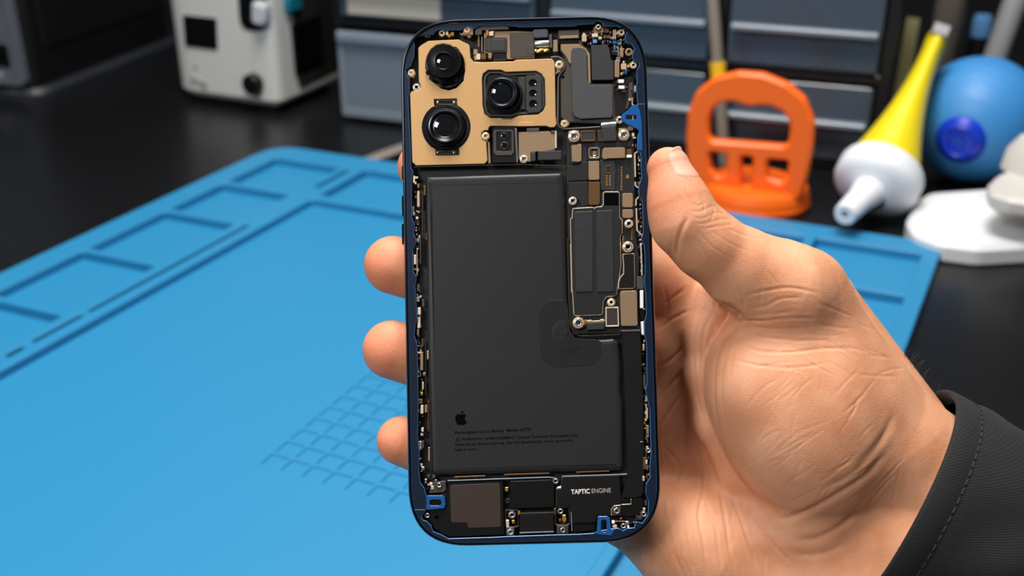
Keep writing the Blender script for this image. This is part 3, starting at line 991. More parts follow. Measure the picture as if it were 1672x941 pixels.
# --- top row: flex covers, earpiece bracket
part('backing_plate', [(790, 54), (803, 51), (845, 50.5), (873, 52), (873, 94), (830, 96), (790, 86)], -2.6, -1.75, 'beige', 1)
part('flex_cover', [(790.6, 61), (826, 60.7), (827.5, 63), (827.5, 85), (804, 86), (791, 82)], -1.9, -1.25, 'dgrey', 1.5, .15)
part('flex_pad', [(801.5, 66), (804, 64.5), (824, 64.2), (825.5, 80), (822, 83), (803, 83), (801.5, 80)], -1.4, -1.12, 'dgrey', 2, .12)
part('flex_cover', [(804, 86.5), (827.3, 86), (827.3, 97.5), (804.5, 98.5)], -2.1, -1.4, 'black', .8, .3)
part('flex_cover', [(832.3, 55), (834, 53.4), (870, 52.6), (872, 55), (873, 92), (833.5, 94.5)], -1.9, -1.1, 'umber', 1.5, .2)
part('flex_pad', [(859.5, 75.5), (862, 73), (872, 73), (872.4, 88), (860, 88.5)], -1.3, -1.0, 'umber', 1.5, .1)
part('flex_cover', [(869.6, 50.5), (873, 48), (892, 47), (894.6, 49.5), (895, 60.5), (872.5, 62), (870.5, 58)], -1.8, -.8, 'grey', 1.8, .15)
bm = bmesh.new()
A2, B2 = ph(873, 71.3, -.9), ph(896, 70.3, -.9)
tube_bm(bm, [(A2[0], A2[1], -.0018), (A2[0] + .0002, A2[1], -.0018), (B2[0], B2[1], -.0018)], [.0011, .00125, .00125], 20)
mesh_obj('coax_roller', bm, M['silver'], phone, 40)
bm = bmesh.new()
for k in range(8):
    x, y = ph(876 + 2.6 * k, 82.5 + random.uniform(-2, 2), -1.2)
    bmesh.ops.create_icosphere(bm, subdivisions=1, radius=.0005, matrix=Matrix.Translation((x, y, -.0016 + random.uniform(-.0002, .0002))) @ Matrix.Diagonal((1.5, 1.3, .8, 1)))
mesh_obj('crumpled_foil', bm, M['gpin'], phone)
part('flex_cover', [(896, 56), (901.5, 55.5), (902, 78), (897, 78)], -2.0, -1.3, 'grey', .6)
part('bracket', [(903.5, 65), (910.5, 64.5), (911, 84.5), (903, 84.5)], -2.2, -1.5, 'beige', .6)
part('connector_bar', [(911.5, 49.5), (945.5, 48.2), (946.3, 62.5), (912, 64)], -2.0, -1.2, 'umber', .8, .15)
part('connector_lip', [(914, 58.6), (944.3, 57.4), (944.6, 62.2), (914.3, 63.4)], -1.3, -.95, 'beige', .5, .12)
part('connector_shadow_gap', [(913, 65), (946, 63.8), (946, 71.8), (914, 72.4)], -2.4, -1.8, 'black', .4, .1)  # black slab standing in for the shadow below the connector
part('earpiece_rail', [(778, 46.5), (786, 43), (827, 41.3), (831, 44.6), (831, 48), (787, 49.5), (787, 56.5), (776.5, 57.3), (775, 50)], -1.9, -.95, 'umber', .8)
part('contact_clip', [(793, 49.6), (797.6, 48.6), (798.3, 57.5), (794, 59.6)], -1.6, -.85, 'gpin', .8)
part('contact_clip', [(798.6, 51.5), (806, 50.5), (806, 58), (799, 59)], -1.6, -.95, 'cream', .5)

# --- earpiece speaker, upper right
part('speaker_housing', [(915, 66), (946, 64), (958, 79), (964, 90), (965, 136), (1003, 136), (1006, 196), (1000, 203), (926, 200), (916, 192), (914.5, 120), (921, 108), (921, 92), (915, 82)], -3, -1.8, 'umber', 2, .3)
part('speaker_trim', [(915.5, 72.4), (945, 71.8), (957, 79), (963.5, 88), (964.8, 136), (960.5, 137), (959, 92), (951, 80), (936, 79), (933, 84), (933, 103), (930, 104), (924, 92), (916, 82)], -1.9, -1.25, 'beige', 1, .12)
part('speaker_cover', [(932.3, 92), (933, 83), (936.6, 79), (943, 77.2), (950.4, 78), (956, 81), (958.2, 88), (959.2, 128), (961, 135), (965, 138.9), (998, 138.2), (1000.5, 140.8), (1001, 186.7), (998, 191.8), (948.2, 194.3), (938, 190.5), (934.5, 181.6)], -1.6, -.75, 'grey', 1.5, .15)
part('module_cover', [(965, 74), (991.5, 72.8), (995, 78.7), (998, 98), (1002, 99), (1002, 130.4), (966.5, 131)], -2.2, -1.1, 'dgrey', 1, .15)
part('flex_sheet', [(1001, 132), (1012, 128), (1033, 124), (1037, 140), (1037, 165), (1030, 176), (1012, 188), (1004, 196), (1003, 140)], -3, -2.2, 'flex', 2)
part('flex_sheet', [(1027, 136), (1033, 135), (1034, 150), (1030, 165), (1025, 178), (1021, 178), (1026, 160)], -2.3, -1.9, 'umber', 1)
plathe('speaker_hole', 919.3, 126, [(2.6, -1.79), (2.4, -1.77), (0, -1.77)], 'ink', None, 14, -1.8)
# cable channel curling around the shield
bm = bmesh.new()
pts_ = [(900, 93.2), (912, 92.6), (919, 97), (922.5, 105), (921, 113), (915, 120), (911.8, 127), (911.5, 150), (911, 185), (910.3, 200), (913, 207), (920, 210.5), (960, 208.5), (980, 207)]
tube_bm(bm, [ph(x, y, -1) + (-.0014,) for x, y in pts_], .0003, 8)
mesh_obj('antenna_cable', bm, mat('cable_grey', (72, 70, 68), .35), phone, 60)

# --- screws
for q in [(721.5, 54.3, 5.6, -1.2, 'steel', 'tan'), (762.4, 48.8, 5.8, -.9, 'tan', 'tan'), (671.2, 119, 6, -1, 'tan', 'tan'), (680, 142.5, 6.4, -.8, 'cream', 'steel'), (913.2, 105.8, 7.2, -.9, 'tan', 'tan'), (921.5, 202, 6.4, -1, 'tan', 'tan'),
          (977, 44.4, 6.2, -.8, 'bronze', 'steel'), (1015, 52.9, 5.6, -1, 'tan', 'tan'), (1027, 84.3, 6.2, -1, 'tan', 'bronze'), (1034.3, 106.4, 6, -1, 'tan', 'tan'), (1012, 195.5, 6.5, -1, 'tan', 'steel'),
          (793, 222.4, 6.8, -.8, 'tan', 'tan'), (855.4, 259.8, 6.8, -.7, 'cream', 'steel'), (937.3, 222.6, 9.6, -.7, 'tan', 'silver'), (1018.6, 220.3, 9.2, -.7, 'tan', 'silver'), (935.2, 328, 6.8, -.8, 'cream', 'steel'),
          (1026.9, 365.5, 7, -.8, 'cream', 'steel'), (1025.4, 403.4, 9.2, -.8, 'tan', 'steel'), (998.2, 494, 6.8, -.8, 'tan', 'cream'), (944.4, 527.6, 9.4, -.7, 'tan', 'silver'), (1058.6, 735.8, 4.6, -.9, 'steel', 'steel'),
          (697.6, 842.2, 5.2, -.9, 'black', 'silver'), (716.8, 792.6, 5.6, -.8, 'umber', 'silver'), (907.3, 785.8, 5.6, -.9, 'umber', 'steel'), (836, 841.5, 6.8, -.9, 'umber', 'silver'), (833.3, 869.2, 6, -.8, 'steel', 'silver'),
          (914.9, 835.3, 5.6, -.9, 'dgrey', 'silver'), (919.2, 866, 6.2, -.8, 'dgrey', 'steel'), (1007, 834.8, 6.8, -.7, 'umber', 'silver'), (1051, 840, 5.6, -.9, 'umber', 'silver'), (1018, 859.5, 5.2, -.9, 'umber', 'silver'), (829, 818, 4, -1.1, 'dgrey', 'dgrey')]:
    screw(*q)
for p_ in ([(749.5, 52), (755, 55), (758, 45), (767, 43.5), (773, 48), (773, 57), (752, 57.5)],
           [(667, 112), (676, 113), (679, 120), (676, 127), (668, 126)], [(907, 100), (909, 116), (906, 122), (914, 118), (919, 111), (918, 98)],
           [(787, 216), (795, 215), (799, 222), (797, 231), (792, 235), (788, 228)], [(916, 196), (925, 195.5), (931, 202), (927, 207), (917, 207)],
           [(928, 214), (945, 213), (948, 222), (946, 231), (930, 233)], [(1010, 209), (1026, 209), (1029, 222), (1024, 231), (1011, 229)],
           [(969, 44), (985, 44), (986, 53), (970, 54)], [(708.5, 787.5), (727.5, 785.5), (728.5, 800), (725, 804.5), (700, 806), (703, 796)],
           [(936, 520), (953, 519), (955, 535), (940, 538)], [(1002, 826.5), (1009, 825.3), (1014.5, 826), (1014.5, 842), (999, 843), (999, 831)], [(909, 858.5), (928, 858), (928, 872), (909, 872.5)], [(826, 861.5), (840, 861), (840, 876), (827, 876)]):
    part('screw_bracket', p_, -2.4, -1.15, 'umber' if p_[0][1] > 500 else 'beige', 2, .15)

# --- logic board
part('logic_board', [(924, 210), (980, 206), (1008, 205), (1034, 210), (1036, 250), (1038, 380), (1044, 420), (1040, 540), (1013, 545), (935, 546), (929, 530), (926, 340)], -3.4, -2.2, 'pcb', 3, .2)
part('board_cover', [(927.5, 236), (931, 233), (947, 232), (958, 238), (960, 262), (952, 266), (944, 268), (927.5, 268.5)], -2.3, -1.75, 'pcb', 1)
part('board_cover', [(927.5, 270), (944, 269), (953, 264), (960, 264), (960, 294.5), (928, 296)], -2.3, -1.65, 'pcb', 1)
part('board_cover', [(928, 298), (960, 296.8), (961, 334), (950, 336), (944, 326), (936, 319.5), (928, 321)], -2.3, -1.65, 'pcb', 1.5)
part('board_cover', [(979, 262), (1004, 262), (1005.5, 278), (1004.5, 309), (981, 310)], -2.3, -1.7, 'foil', 1)
part('board_cover', [(978, 232), (1031, 231), (1031, 240), (980, 241)], -2.3, -1.75, 'pcb', 1)


def framed(name, pts, zf, outer, inner, wdt, r=1.5, pr=None):
    x = [p[0] for p in pts]
    y = [p[1] for p in pts]
    cx, cy = sum(x) / len(x), sum(y) / len(y)
    inn = [(cx + (p[0] - cx) * (1 - 2 * wdt / (max(x) - min(x))), cy + (p[1] - cy) * (1 - 2 * wdt / (max(y) - min(y)))) for p in pts]
    o = part(name, pts, -2.4, zf, outer, r, .1, [rpoly(inn, r * .8, 3)])
    part('cover', inn, -2.4, zf - .15, inner, r * .8, .05, parent=o)
    return o


framed('framed_chip', [(947.6, 214), (971.8, 213), (972.4, 230.4), (948.6, 231.2)], -.95, 'bronze', 'dgrey', 2.2)
framed('framed_chip', [(976, 213), (985, 212.6), (985, 230), (977, 230.4)], -1.05, 'bronze', 'dgrey', 2)
framed('framed_chip', [(988.8, 502), (1010, 501.4), (1011, 533.4), (989, 534)], -.9, 'cream', 'brown', 2)
# folded silver strap
part('fold_strap', [(981, 206.5), (1006, 205), (1007.5, 230.5), (983, 231.5)], -2.0, -.7, 'dgrey', 1, .3)
bm = bmesh.new()
A2, B2 = ph(981.5, 204, -.9), ph(1006, 202.6, -.9)
tube_bm(bm, [(A2[0], A2[1], -.0016), (A2[0] + .0002, A2[1], -.0016), (B2[0], B2[1], -.0016)], [.00085, .00095, .00095], 18)
mesh_obj('strap_bend', bm, M['silver'], phone, 40)


def chip(pts, m='beige', z=-1.05, r=1.8):
    return part('shield_lid', pts, -2.4, z, m, r, .14)


chip([(932.8, 237), (942, 236.4), (943, 235.4), (948.6, 235.4), (950, 238), (949.6, 263.5), (943, 265), (941, 264.3), (934, 264.3)])
chip([(984, 244), (987, 241.4), (1019.5, 240.6), (1021, 243), (1021, 258), (992, 259), (990, 260), (985.5, 260), (983, 257)])
chip([(960.8, 263.4), (977.2, 262.5), (978.8, 265), (979, 292.5), (977, 294), (962.5, 294.3), (961, 292)])
chip([(961, 297.5), (978.6, 296.8), (979.8, 299), (979.6, 331), (977, 334.4), (963, 335), (961, 332)], 'bronze')
chip([(1016.2, 317), (1018, 315.7), (1032, 315.7), (1033.4, 317.4), (1033.6, 337), (1031.5, 339), (1018.5, 339), (1016.4, 337)])
chip([(1016.4, 343.4), (1018, 341.9), (1032.5, 341.9), (1033.8, 343.6), (1033.8, 354), (1032, 356), (1018, 356), (1016.6, 354)])
chip([(1012.6, 478), (1014.5, 475.6), (1038, 474.6), (1040, 476.6), (1041.4, 530), (1039.6, 532.6), (1016, 533), (1014.2, 531)], 'beige', -.85)
part('capacitor', [(1023, 244.2), (1031.6, 244), (1031.8, 252.6), (1023.2, 252.8)], -2.3, -1.1, 'bronze', .8)
part('capacitor_end', [(1023.2, 253), (1031.8, 252.8), (1031.8, 257.4), (1023.4, 257.6)], -2.3, -1.0, 'ceramic', .8)
# coax socket
sk = part('coax_socket', [(961, 242.5), (963.5, 240.6), (977, 240.4), (979.4, 242.6), (979.4, 257), (977, 260), (963.5, 260), (961.4, 257.5)], -2.3, -.95, 'steel', 1.8, .15, [rpoly(rect(963.4, 243.2, 977, 256.4), 1.6)])
part('socket_core', rpoly(rect(967.5, 246, 973.6, 254.6), 1.2), -2.3, -1.2, 'steel', 0, .2, parent=sk)
bm = bmesh.new()
for x in (965.2, 975.2):
    for k in range(4):
        q = phs(rect(x - .9, 244.5 + 3.1 * k, x + .9, 246.3 + 3.1 * k), -1.5)
        slab_bm(bm, [q], -.0022, -.0015, 0, bottom=False)
mesh_obj('socket_pins', bm, M['gpin'], sk)


def pads(name, rects, z, m='gpin'):
    for r_ in rects:
        part(name, rect(*r_), -2.3, z, m, .3, .05)


pads('contact_pad', [(1013.7, 272.4 + 4.45 * k, 1016.1, 275.2 + 4.45 * k) for k in range(9)], -2.1)
pads('contact_pad', [(1016.6 - 2.0 + 16, 373 + 4.0 * k, 1019 + 14, 375.3 + 4.0 * k) for k in range(5)], -2.1)
pads('contact_pad', [(1016.4, 386 + 4.0 * k, 1018.8, 388.4 + 4.0 * k) for k in range(3)], -2.1)
pads('contact_pad', [(989.6, 286 + 3.6 * k, 992.2, 288.2 + 3.6 * k) for k in range(5)] + [(994.8, 285.6 + 3.6 * k, 997.2, 287.8 + 3.6 * k) for k in range(5)], -1.6)
framed('test_socket', [(989.2, 270.5), (997, 270), (997.4, 283.4), (989.6, 284)], -1.45, 'bronze', 'pcb', 1.4, 1)
part('test_pad', [(1021.4, 289.5), (1022.4, 286.6), (1025, 284.6), (1027.4, 287.4), (1027, 291), (1024, 292.4)], -2.3, -2.0, 'gpin', 1, .05)
# large shield can with two pads
can = [(934.7, 340.2), (968, 338), (970.5, 340), (973, 337.6), (982, 337), (984.6, 333.9), (984.6, 315.3), (987.2, 312.8), (1009.6, 312.8), (1011.7, 316.9), (1012.2, 355), (1016.5, 359.4), (1016.5, 381.7), (1013.2, 387), (1014.3, 432), (1012, 450), (1008.5, 470),
       (1007.3, 481.7), (1003, 484), (991, 485), (985.5, 492), (984, 513.2), (981, 514.8), (939, 516.4), (936.6, 513), (935, 485), (933.5, 470), (932, 397.5), (931, 358.3), (934, 355)]
sc_ = part('shield_can', can, -2.6, -1.15, None, 1.5, .22, mats=[M['dgrey'], M['cream']], mi=(0, 1)) if False else None
bm = bmesh.new()
slab_bm(bm, [phs(rpoly(can, 1.5, 3), -1.15)], -.0026, -.00115, .00016, mi=(0, 1), bottom=False)
sc_ = mesh_obj('shield_can', bm, [M['pcb'], M['cream']], phone)  # cream sides put the can's edge highlight into the colour
part('dark_square', rect(986.5, 315.5, 1010.5, 335.5), -1.3, -1.1, 'ink', .8, .03, parent=sc_)
part('thermal_pad', [(937.3, 346), (968.5, 344.6), (969, 400), (968, 476.5), (940.3, 477.5), (938.4, 420)], -1.3, -.85, 'foil', 1, .15, parent=sc_)
part('thermal_pad', [(973.3, 344.6), (1000.5, 343), (1001, 400), (1003, 476), (975, 477.6), (974, 420)], -1.3, -.85, 'foil', 1, .15, parent=sc_)
bm = bmesh.new()
slab_bm(bm, [phs(rpoly([(1016.4, 415), (1034.5, 413.6), (1036, 416), (1037.2, 468.5), (1034.5, 471.4), (1009.5, 472.4), (1010, 460), (1013, 452), (1018, 447), (1018, 432)], 1.2, 3), -1.2)], -.0026, -.0012, .00016, mi=(0, 1), bottom=False)
mesh_obj('shield_can', bm, [M['flex'], M['cream']], phone)
# battery plug at the board's foot
part('battery_plug', [(957.8, 527), (987, 525.6), (987.4, 538.2), (958, 539.4)], -2.4, -.8, 'dgrey', 1, .2)
part('plug_pins', [(958, 523.2), (966, 522.6), (967.5, 524), (979, 523.6), (980, 521.6), (986, 521.5), (988.5, 525), (958, 526.6)], -2.4, -1.1, 'tan', .5)
part('plug_hook', [(954.6, 522.6), (957.5, 522), (957.2, 531), (954.8, 531)], -2, -1, 'gpin', .5)
# right-hand blocks
part('side_block', [(1039.6, 452), (1051, 451), (1051, 472), (1040.4, 472.4)], -2.6, -1.3, 'grey', 1)
part('side_block', [(1045, 474.4), (1050.6, 474), (1050.8, 503.4), (1045.4, 503.6)], -2.6, -1.0, 'ceramic', .6)
part('side_block', [(1045.4, 505), (1051.6, 504.6), (1052, 521), (1046, 521.4)], -2.6, -1.2, 'black', .6)
part('side_block', [(1046.6, 525.4), (1051, 525), (1051.6, 548), (1048, 546)], -2.6, -1.0, 'ceramic', .6)
# flex ribbon to the bottom
part('flex_ribbon', [(1014, 534), (1045, 533), (1047, 560), (1050, 640), (1051.5, 700), (1052.5, 780), (1051, 806), (1047, 811), (1040, 813.5), (1015, 813.8), (1024, 780), (1022, 700), (1018, 600)], -2.0, -1.3, 'flex', 2, .2)
bm = bmesh.new()
A2, B2 = ph(1014.3, 541.5, -1), ph(1045.6, 540.6, -1)
tube_bm(bm, [(A2[0], A2[1], -.0017), (B2[0], B2[1], -.0017)], .0006, 12)
mesh_obj('ribbon_bend', bm, M['dgrey'], phone, 40)


def strip(name, pts, w_, z0, z1, m):
    """thin metal strip along a polyline of pixels"""
    L_, R_ = [], []
    P_ = [V(p) for p in pts]
    for i, p in enumerate(P_):
        t = (P_[min(i + 1, len(P_) - 1)] - P_[max(i - 1, 0)]).normalized()
        n_ = V((-t.y, t.x)) * (w_ / 2)
        L_.append(tuple(p + n_))
        R_.append(tuple(p - n_))
    return part(name, L_ + R_[::-1], z0, z1, m, 0, .06)


strip('antenna_strip', [(1041.4, 247.5), (1037, 250), (1036.6, 252), (1037.6, 289)], 1.9, -2.2, -.8, 'cream')
strip('antenna_strip', [(1037.2, 297), (1037.8, 303), (1042.4, 306.6)], 1.9, -2.2, -.8, 'cream')
strip('antenna_strip', [(1043, 321.5), (1038.8, 326), (1038.6, 336)], 1.9, -2.2, -.8, 'cream')
strip('antenna_strip', [(1039.2, 340), (1040.4, 376), (1046.8, 383)], 1.9, -2.2, -.8, 'cream')
strip('antenna_strip', [(1046.5, 400), (1047.6, 420), (1048.4, 450)], 1.8, -2.2, -.8, 'cream')
strip('antenna_strip', [(928.6, 240), (927.6, 300)], 1.2, -2.2, -1.3, 'umber')
strip('antenna_strip', [(931.6, 400), (933.2, 478)], 1.2, -2.2, -1.1, 'tan')
strip('antenna_strip', [(926.6, 390), (928.6, 470), (931, 530), (937, 545), (948, 548.6), (1013, 546.4)], 1.2, -2.2, -1.35, 'umber')
strip('antenna_strip', [(676, 272.5), (780, 270), (850, 268.6), (918, 271)], 1.6, -2.2, -1.5, 'umber')
strip('antenna_strip', [(731, 785.5), (826, 782.2), (895, 779.8), (905, 781)], 1.3, -2.2, -1.0, 'lip')
strip('antenna_strip', [(918, 778.6), (1010, 775.6), (1024, 774.8)], 1.5, -2.2, -.9, 'lip')

# --- bottom row
part('loudspeaker', [(697, 812), (728, 806), (731, 788), (822, 784), (824, 874), (735, 878), (722, 872), (708, 864), (705, 856), (699, 850)], -2.6, -1.3, 'black', 2, .3)
bm = bmesh.new()
slab_bm(bm, [phs(rpoly([(734.4, 795), (737, 792.6), (814, 789.3), (816.4, 791.6), (818, 858.5), (816, 861), (766, 862.6), (763.6, 860), (762.6, 854), (739, 853.8), (736.4, 851.4)], 1.5, 3), -1.2)], -.0014, -.0012, .00006, mi=(0, 0), bottom=False)
mesh_obj('speaker_sticker', bm, M['brown'], phone)
plathe('speaker_hole', 713, 845.4, [(4.6, -1.35), (4.4, -1.24), (3.8, -1.24), (3.6, -1.28), (0, -1.28)], [M['black'], M['ink']], None, 18, -1.3, [0, 0, 0, 1])
part('charge_port_cover', [(832.5, 786), (904, 783), (905, 800), (905.5, 829), (833, 831)], -2.4, -1.15, 'black', 1, .2)
part('charge_port', [(848, 840), (904, 838.4), (904.5, 868), (848.5, 869.6)], -2.4, -1.1, 'flex', 1, .2)
strip('antenna_strip', [(848.5, 839), (904, 837.4)], 1.1, -2, -1.0, 'umber')
strip('antenna_strip', [(848.5, 870.6), (904, 868.8)], 1.6, -2, -1.0, 'lip')
for p_, m_ in (([(824.5, 796.5), (829.5, 796), (830, 802.5), (825, 803)], 'gpin'), ([(845.6, 836), (849, 833.5), (850, 839), (846, 842)], 'gpin'), ([(836, 850), (840, 849.6), (840, 855), (836, 855.4)], 'gpin'), ([(826, 849.5), (831, 849.3), (831.4, 862), (827, 862.4)], 'cream'),
               ([(918.5, 841.5), (923.5, 841), (925, 850), (921, 855), (918, 850)], 'gpin'), ([(912.6, 848), (916, 847), (916.4, 852), (913, 853)], 'bronze'), ([(904.4, 830.5), (907, 830), (907.2, 841), (904.8, 841.4)], 'bronze'), ([(911, 795.5), (916, 794.5), (916.5, 797.8), (908.5, 798.4)], 'ceramic')):
    part('contact_clip', p_, -2.2, -.95, m_, .6)
for q in ((829, 838.5, 5.4, 24), (913, 837, 5, 20)):
    bm = bmesh.new()
    loop = [(825, 833), (846, 832.4), (847, 861), (826, 862)] if q[0] < 900 else [(907, 828.6), (930, 827.6), (931, 857.4), (906, 858)]
    slab_bm(bm, [phs(rpoly(loop, 2, 3), -1.5), phs(rpoly([(loop[0][0] + 1.2, loop[0][1] + 1.2), (loop[1][0] - 1.2, loop[1][1] + 1.2), (loop[2][0] - 1.2, loop[2][1] - 1.2), (loop[3][0] + 1.2, loop[3][1] - 1.2)], 2, 3), -1.5)], -.003, -.0013, .0001, bottom=False)
    mesh_obj('contact_tray', bm, M['umber'], phone)
te = bmesh.new()
slab_bm(te, [phs(rpoly([(917, 779.6), (1010.4, 776.6), (1013.8, 825.5), (1002.7, 825.5), (998.3, 831), (997.5, 842), (974.4, 841.4), (973, 852.4), (933.5, 854), (932, 827), (907.8, 828.4), (907.8, 798.7), (915.6, 798.4)], 1.2, 3), -1.0)], -.0026, -.001, .00014, mi=(0, 1), bottom=False)
te = mesh_obj('haptic_motor', te, [M['flex'], M['umber']], phone)
text('lettering', 'TAPTIC', (932.6, 807.2), (963.2, 805.9), 7.2, -.98, 'white', te, .018)
text('lettering', 'ENGINE', (966.2, 805.6), (997.6, 804.4), 7.2, -.98, 'wgrey', te, .0)
part('motor_flange', [(934, 856), (972, 855), (972, 866), (960, 868), (936, 869)], -2.6, -1.5, 'black', 1)
strip('antenna_strip', [(935, 855), (972, 853.6)], .8, -2, -1.2, 'dgrey')
strip('antenna_strip', [(932.6, 838), (934, 868)], 1.2, -2, -1.0, 'lip')
part('corner_bracket', [(1014.6, 814.6), (1046, 813.4), (1050, 817), (1049, 838), (1040, 843), (1016, 843)], -2.6, -1.5, 'black', 1.5)
strip('antenna_strip', [(1014.6, 824.6), (1030.4, 823.6), (1030.4, 815)], 1.0, -2, -1.35, 'tan')
strip('antenna_strip', [(998.6, 842.5), (998.2, 832), (1002.6, 826.6), (1013, 825.6)], 1.1, -2, -.85, 'tan')
# --- small surface parts along the edges
SMD = [(730, 54, 4, 6, 'cream'), (733.5, 58, 4, 5, 'gpin'), (738.5, 55, 6, 6, 'gpin'), (766, 59.5, 6, 3, 'beige'), (695, 57.5, 3, 2, 'cream'), (700, 58, 4, 1.5, 'beige'), (715, 47.5, 2, 3, 'silver'), (718.5, 44.5, 2.5, 3, 'silver'),
       (776.5, 85, 7, 9, 'beige'), (781, 92, 7, 9, 'cream'), (777, 94, 6, 7, 'beige'), (789.5, 92, 8, 9, 'bronze'), (800, 91, 6, 8, 'beige'), (781.5, 66, 1.2, 20, 'tan'), (787, 72, 1.2, 24, 'tan'),
       (954, 62, 8, 12, 'tan'), (953.5, 55.5, 3, 4, 'cream'), (961, 58, 2, 3, 'bronze'), (971.5, 57.5, 10, 6, 'cream'), (971.5, 67.5, 7, 6, 'vialblue'), (980, 62, 6, 5, 'tan'), (984.5, 69, 3, 5, 'silver'), (990.5, 50, 8, 7, 'bronze'), (997, 53, 4, 5, 'umber'),
       (1002, 56, 1.8, 16, 'tan'), (1004.8, 56, 1.6, 16, 'cream'), (1008, 54, 3, 5, 'tan'), (988, 60, 6, 6, 'umber'), (994, 60, 6, 6, 'bronze'), (997.5, 62, 2.5, 4, 'silver'), (996.5, 68.5, 3, 3, 'silver'), (1004, 69, 8, 5, 'tab'), (1012, 71, 6, 5, 'steel'),
       (1003.5, 77, 3, 7, 'silver'), (1008, 77, 4, 4, 'silver'), (1004.5, 83, 9, 2, 'silver'), (1003.5, 87, 10, 6, 'black'), (1009.5, 85, 2.5, 14, 'silver'), (1015, 86, 6, 14, 'beige'), (1014.5, 78, 4, 6, 'silver'), (1016.5, 85, 2.5, 5, 'steel'),
       (1009.5, 97, 7, 8, 'silver'), (1007.5, 112, 8, 28, 'beige'), (1008.5, 109.5, 4, 4, 'ceramic'), (1018.5, 108.5, 9, 10, 'tan'), (1018.5, 101, 3, 3, 'cream'), (1026, 108, 3.5, 4, 'tan'), (1017, 119, 3, 4, 'gpin'), (1022, 118, 4, 6, 'tab'),
       (1014, 132.5, 10, 5.5, 'ceramic'), (1015, 142.5, 10, 5.5, 'ceramic'), (1009, 132.5, 2, 3, 'silver'), (1010, 144, 2, 3, 'silver'), (1019, 149, 4, 3, 'umber'), (1037, 145, 2, 10, 'cream'), (1032.5, 165, 2, 12, 'tan'), (1033.8, 188, 1.6, 36, 'cream'),
       (1028.5, 162.5, 4, 4, 'tan'), (1041, 205, 2, 4, 'silver'), (1042, 211, 3, 2, 'silver'), (1030, 209, 8, 8, 'beige'), (1034, 220, 4, 6, 'cream'), (1036, 225, 5, 2, 'cream'), (1038, 238, 2, 6, 'bronze'), (1033.5, 237, 1.5, 3, 'tan')]
for i in range(26):   # right edge, small spring contacts
    y = 262 + i * 7.2
    SMD.append((1044 + (y - 262) * .022 + random.uniform(-1.4, 1.4), y, random.uniform(1.2, 3), random.uniform(2, 5), random.choice(['bronze', 'cream', 'umber', 'tan', 'steel'])))
for i in range(13):
    y = 640 + i * 11.5
    SMD.append((1055.5 + random.uniform(-1.5, 2), y, random.uniform(1.6, 3.4), random.uniform(3, 9), random.choice(['bronze', 'cream', 'umber', 'tan'])))
SMD += [(1053.5, 757, 7, 20, 'bronze'), (1052.5, 622, 4, 18, 'umber'), (1056.5, 675, 3.6, 18, 'tan'), (1057.5, 705, 4, 20, 'beige'), (1051, 566, 3, 8, 'tan'), (1047, 722, 4, 1.6, 'silver'), (1051, 782, 4, 8, 'tan')]
LEFT = [(676, 293, 3, 12, 'cream'), (679.5, 290, 6, 3, 'cream'), (683.5, 303, 2.5, 5, 'gpin'), (683, 325, 4, 26, 'tan'), (685, 330, 2, 16, 'silver'), (674.5, 341, 3.5, 8, 'steel'), (675.5, 349, 4, 6, 'lip'), (681, 356, 4, 4, 'cream'), (679.5, 372, 3, 3, 'silver'), (682.5, 392, 5, 6, 'steel'),
        (686.5, 410, 2, 44, 'umber'), (677.5, 424, 3.6, 16, 'cream'), (677, 440, 6, 3, 'silver'), (681, 430, 1.6, 40, 'tan'), (683, 470, 4, 12, 'umber'), (682.5, 489, 5, 8, 'steel'), (691, 495, 4, 12, 'umber'), (684.5, 508, 5, 12, 'cream'), (684, 527, 5, 18, 'cream'), (682.5, 543, 3, 10, 'steel'),
        (690, 560, 2.4, 12, 'bronze'), (688.5, 590, 4.5, 30, 'beige'), (684, 576.5, 8, 3, 'tan'), (692.5, 611, 4, 5, 'steel'), (690.5, 630, 3, 12, 'tan'), (688.5, 643, 4, 5, 'gpin'), (686, 656, 8, 8, 'bronze'), (689, 669, 4.5, 14, 'cream'), (695.5, 668, 4, 12, 'beige'), (690, 702, 3.4, 7, 'cream'), (689, 710, 4, 4, 'tan'),
        (686, 728, 5, 14, 'steel'), (690.5, 726, 3, 12, 'umber'), (690.5, 765, 5, 5, 'steel'), (693.5, 311, 3.4, 16, 'bronze'), (696, 387, 2, 12, 'bronze'), (698.5, 580, 2.4, 14, 'tan'), (699.5, 680, 1.8, 50, 'bronze'), (700.5, 742, 2, 22, 'tan'), (695, 600, 1.2, 90, 'umber'), (690, 350, 1.5, 70, 'umber')]
SMD += LEFT
SMD += [(695, 786, 3, 7, 'silver'), (703.5, 791, 5, 5, 'cream'), (706, 797, 5, 6, 'tan'), (700, 778, 4, 3, 'umber'), (708, 779, 5, 5, 'umber'), (1003, 857, 8, 4, 'umber'), (1001.5, 853, 5, 5, 'ceramic'), (1004, 860, 7, 5, 'cream'), (1024, 856, 6, 9, 'silver'), (1013, 852, 18, 1.5, 'bronze'), (1014, 847.5, 4, 3, 'bronze'),
        (1026, 861, 3, 4, 'ceramic'), (1045, 846, 6, 6, 'umber'), (1052, 833, 4, 6, 'tan'), (1055, 822, 4, 8, 'umber'), (998.6, 867, 5, 3, 'steel'), (1040, 846, 3, 6, 'dgrey')]
M['tab'] = M['blue']
rs_ = random.Random(21)
extra = []


def gap(x0, y0, x1, y1, n, cols):
    for _ in range(n):
        t = rs_.random()
        extra.append((x0 + (x1 - x0) * t + rs_.uniform(-3, 3), y0 + (y1 - y0) * t, rs_.uniform(1, 3), rs_.uniform(1, 5), rs_.choice(cols)))


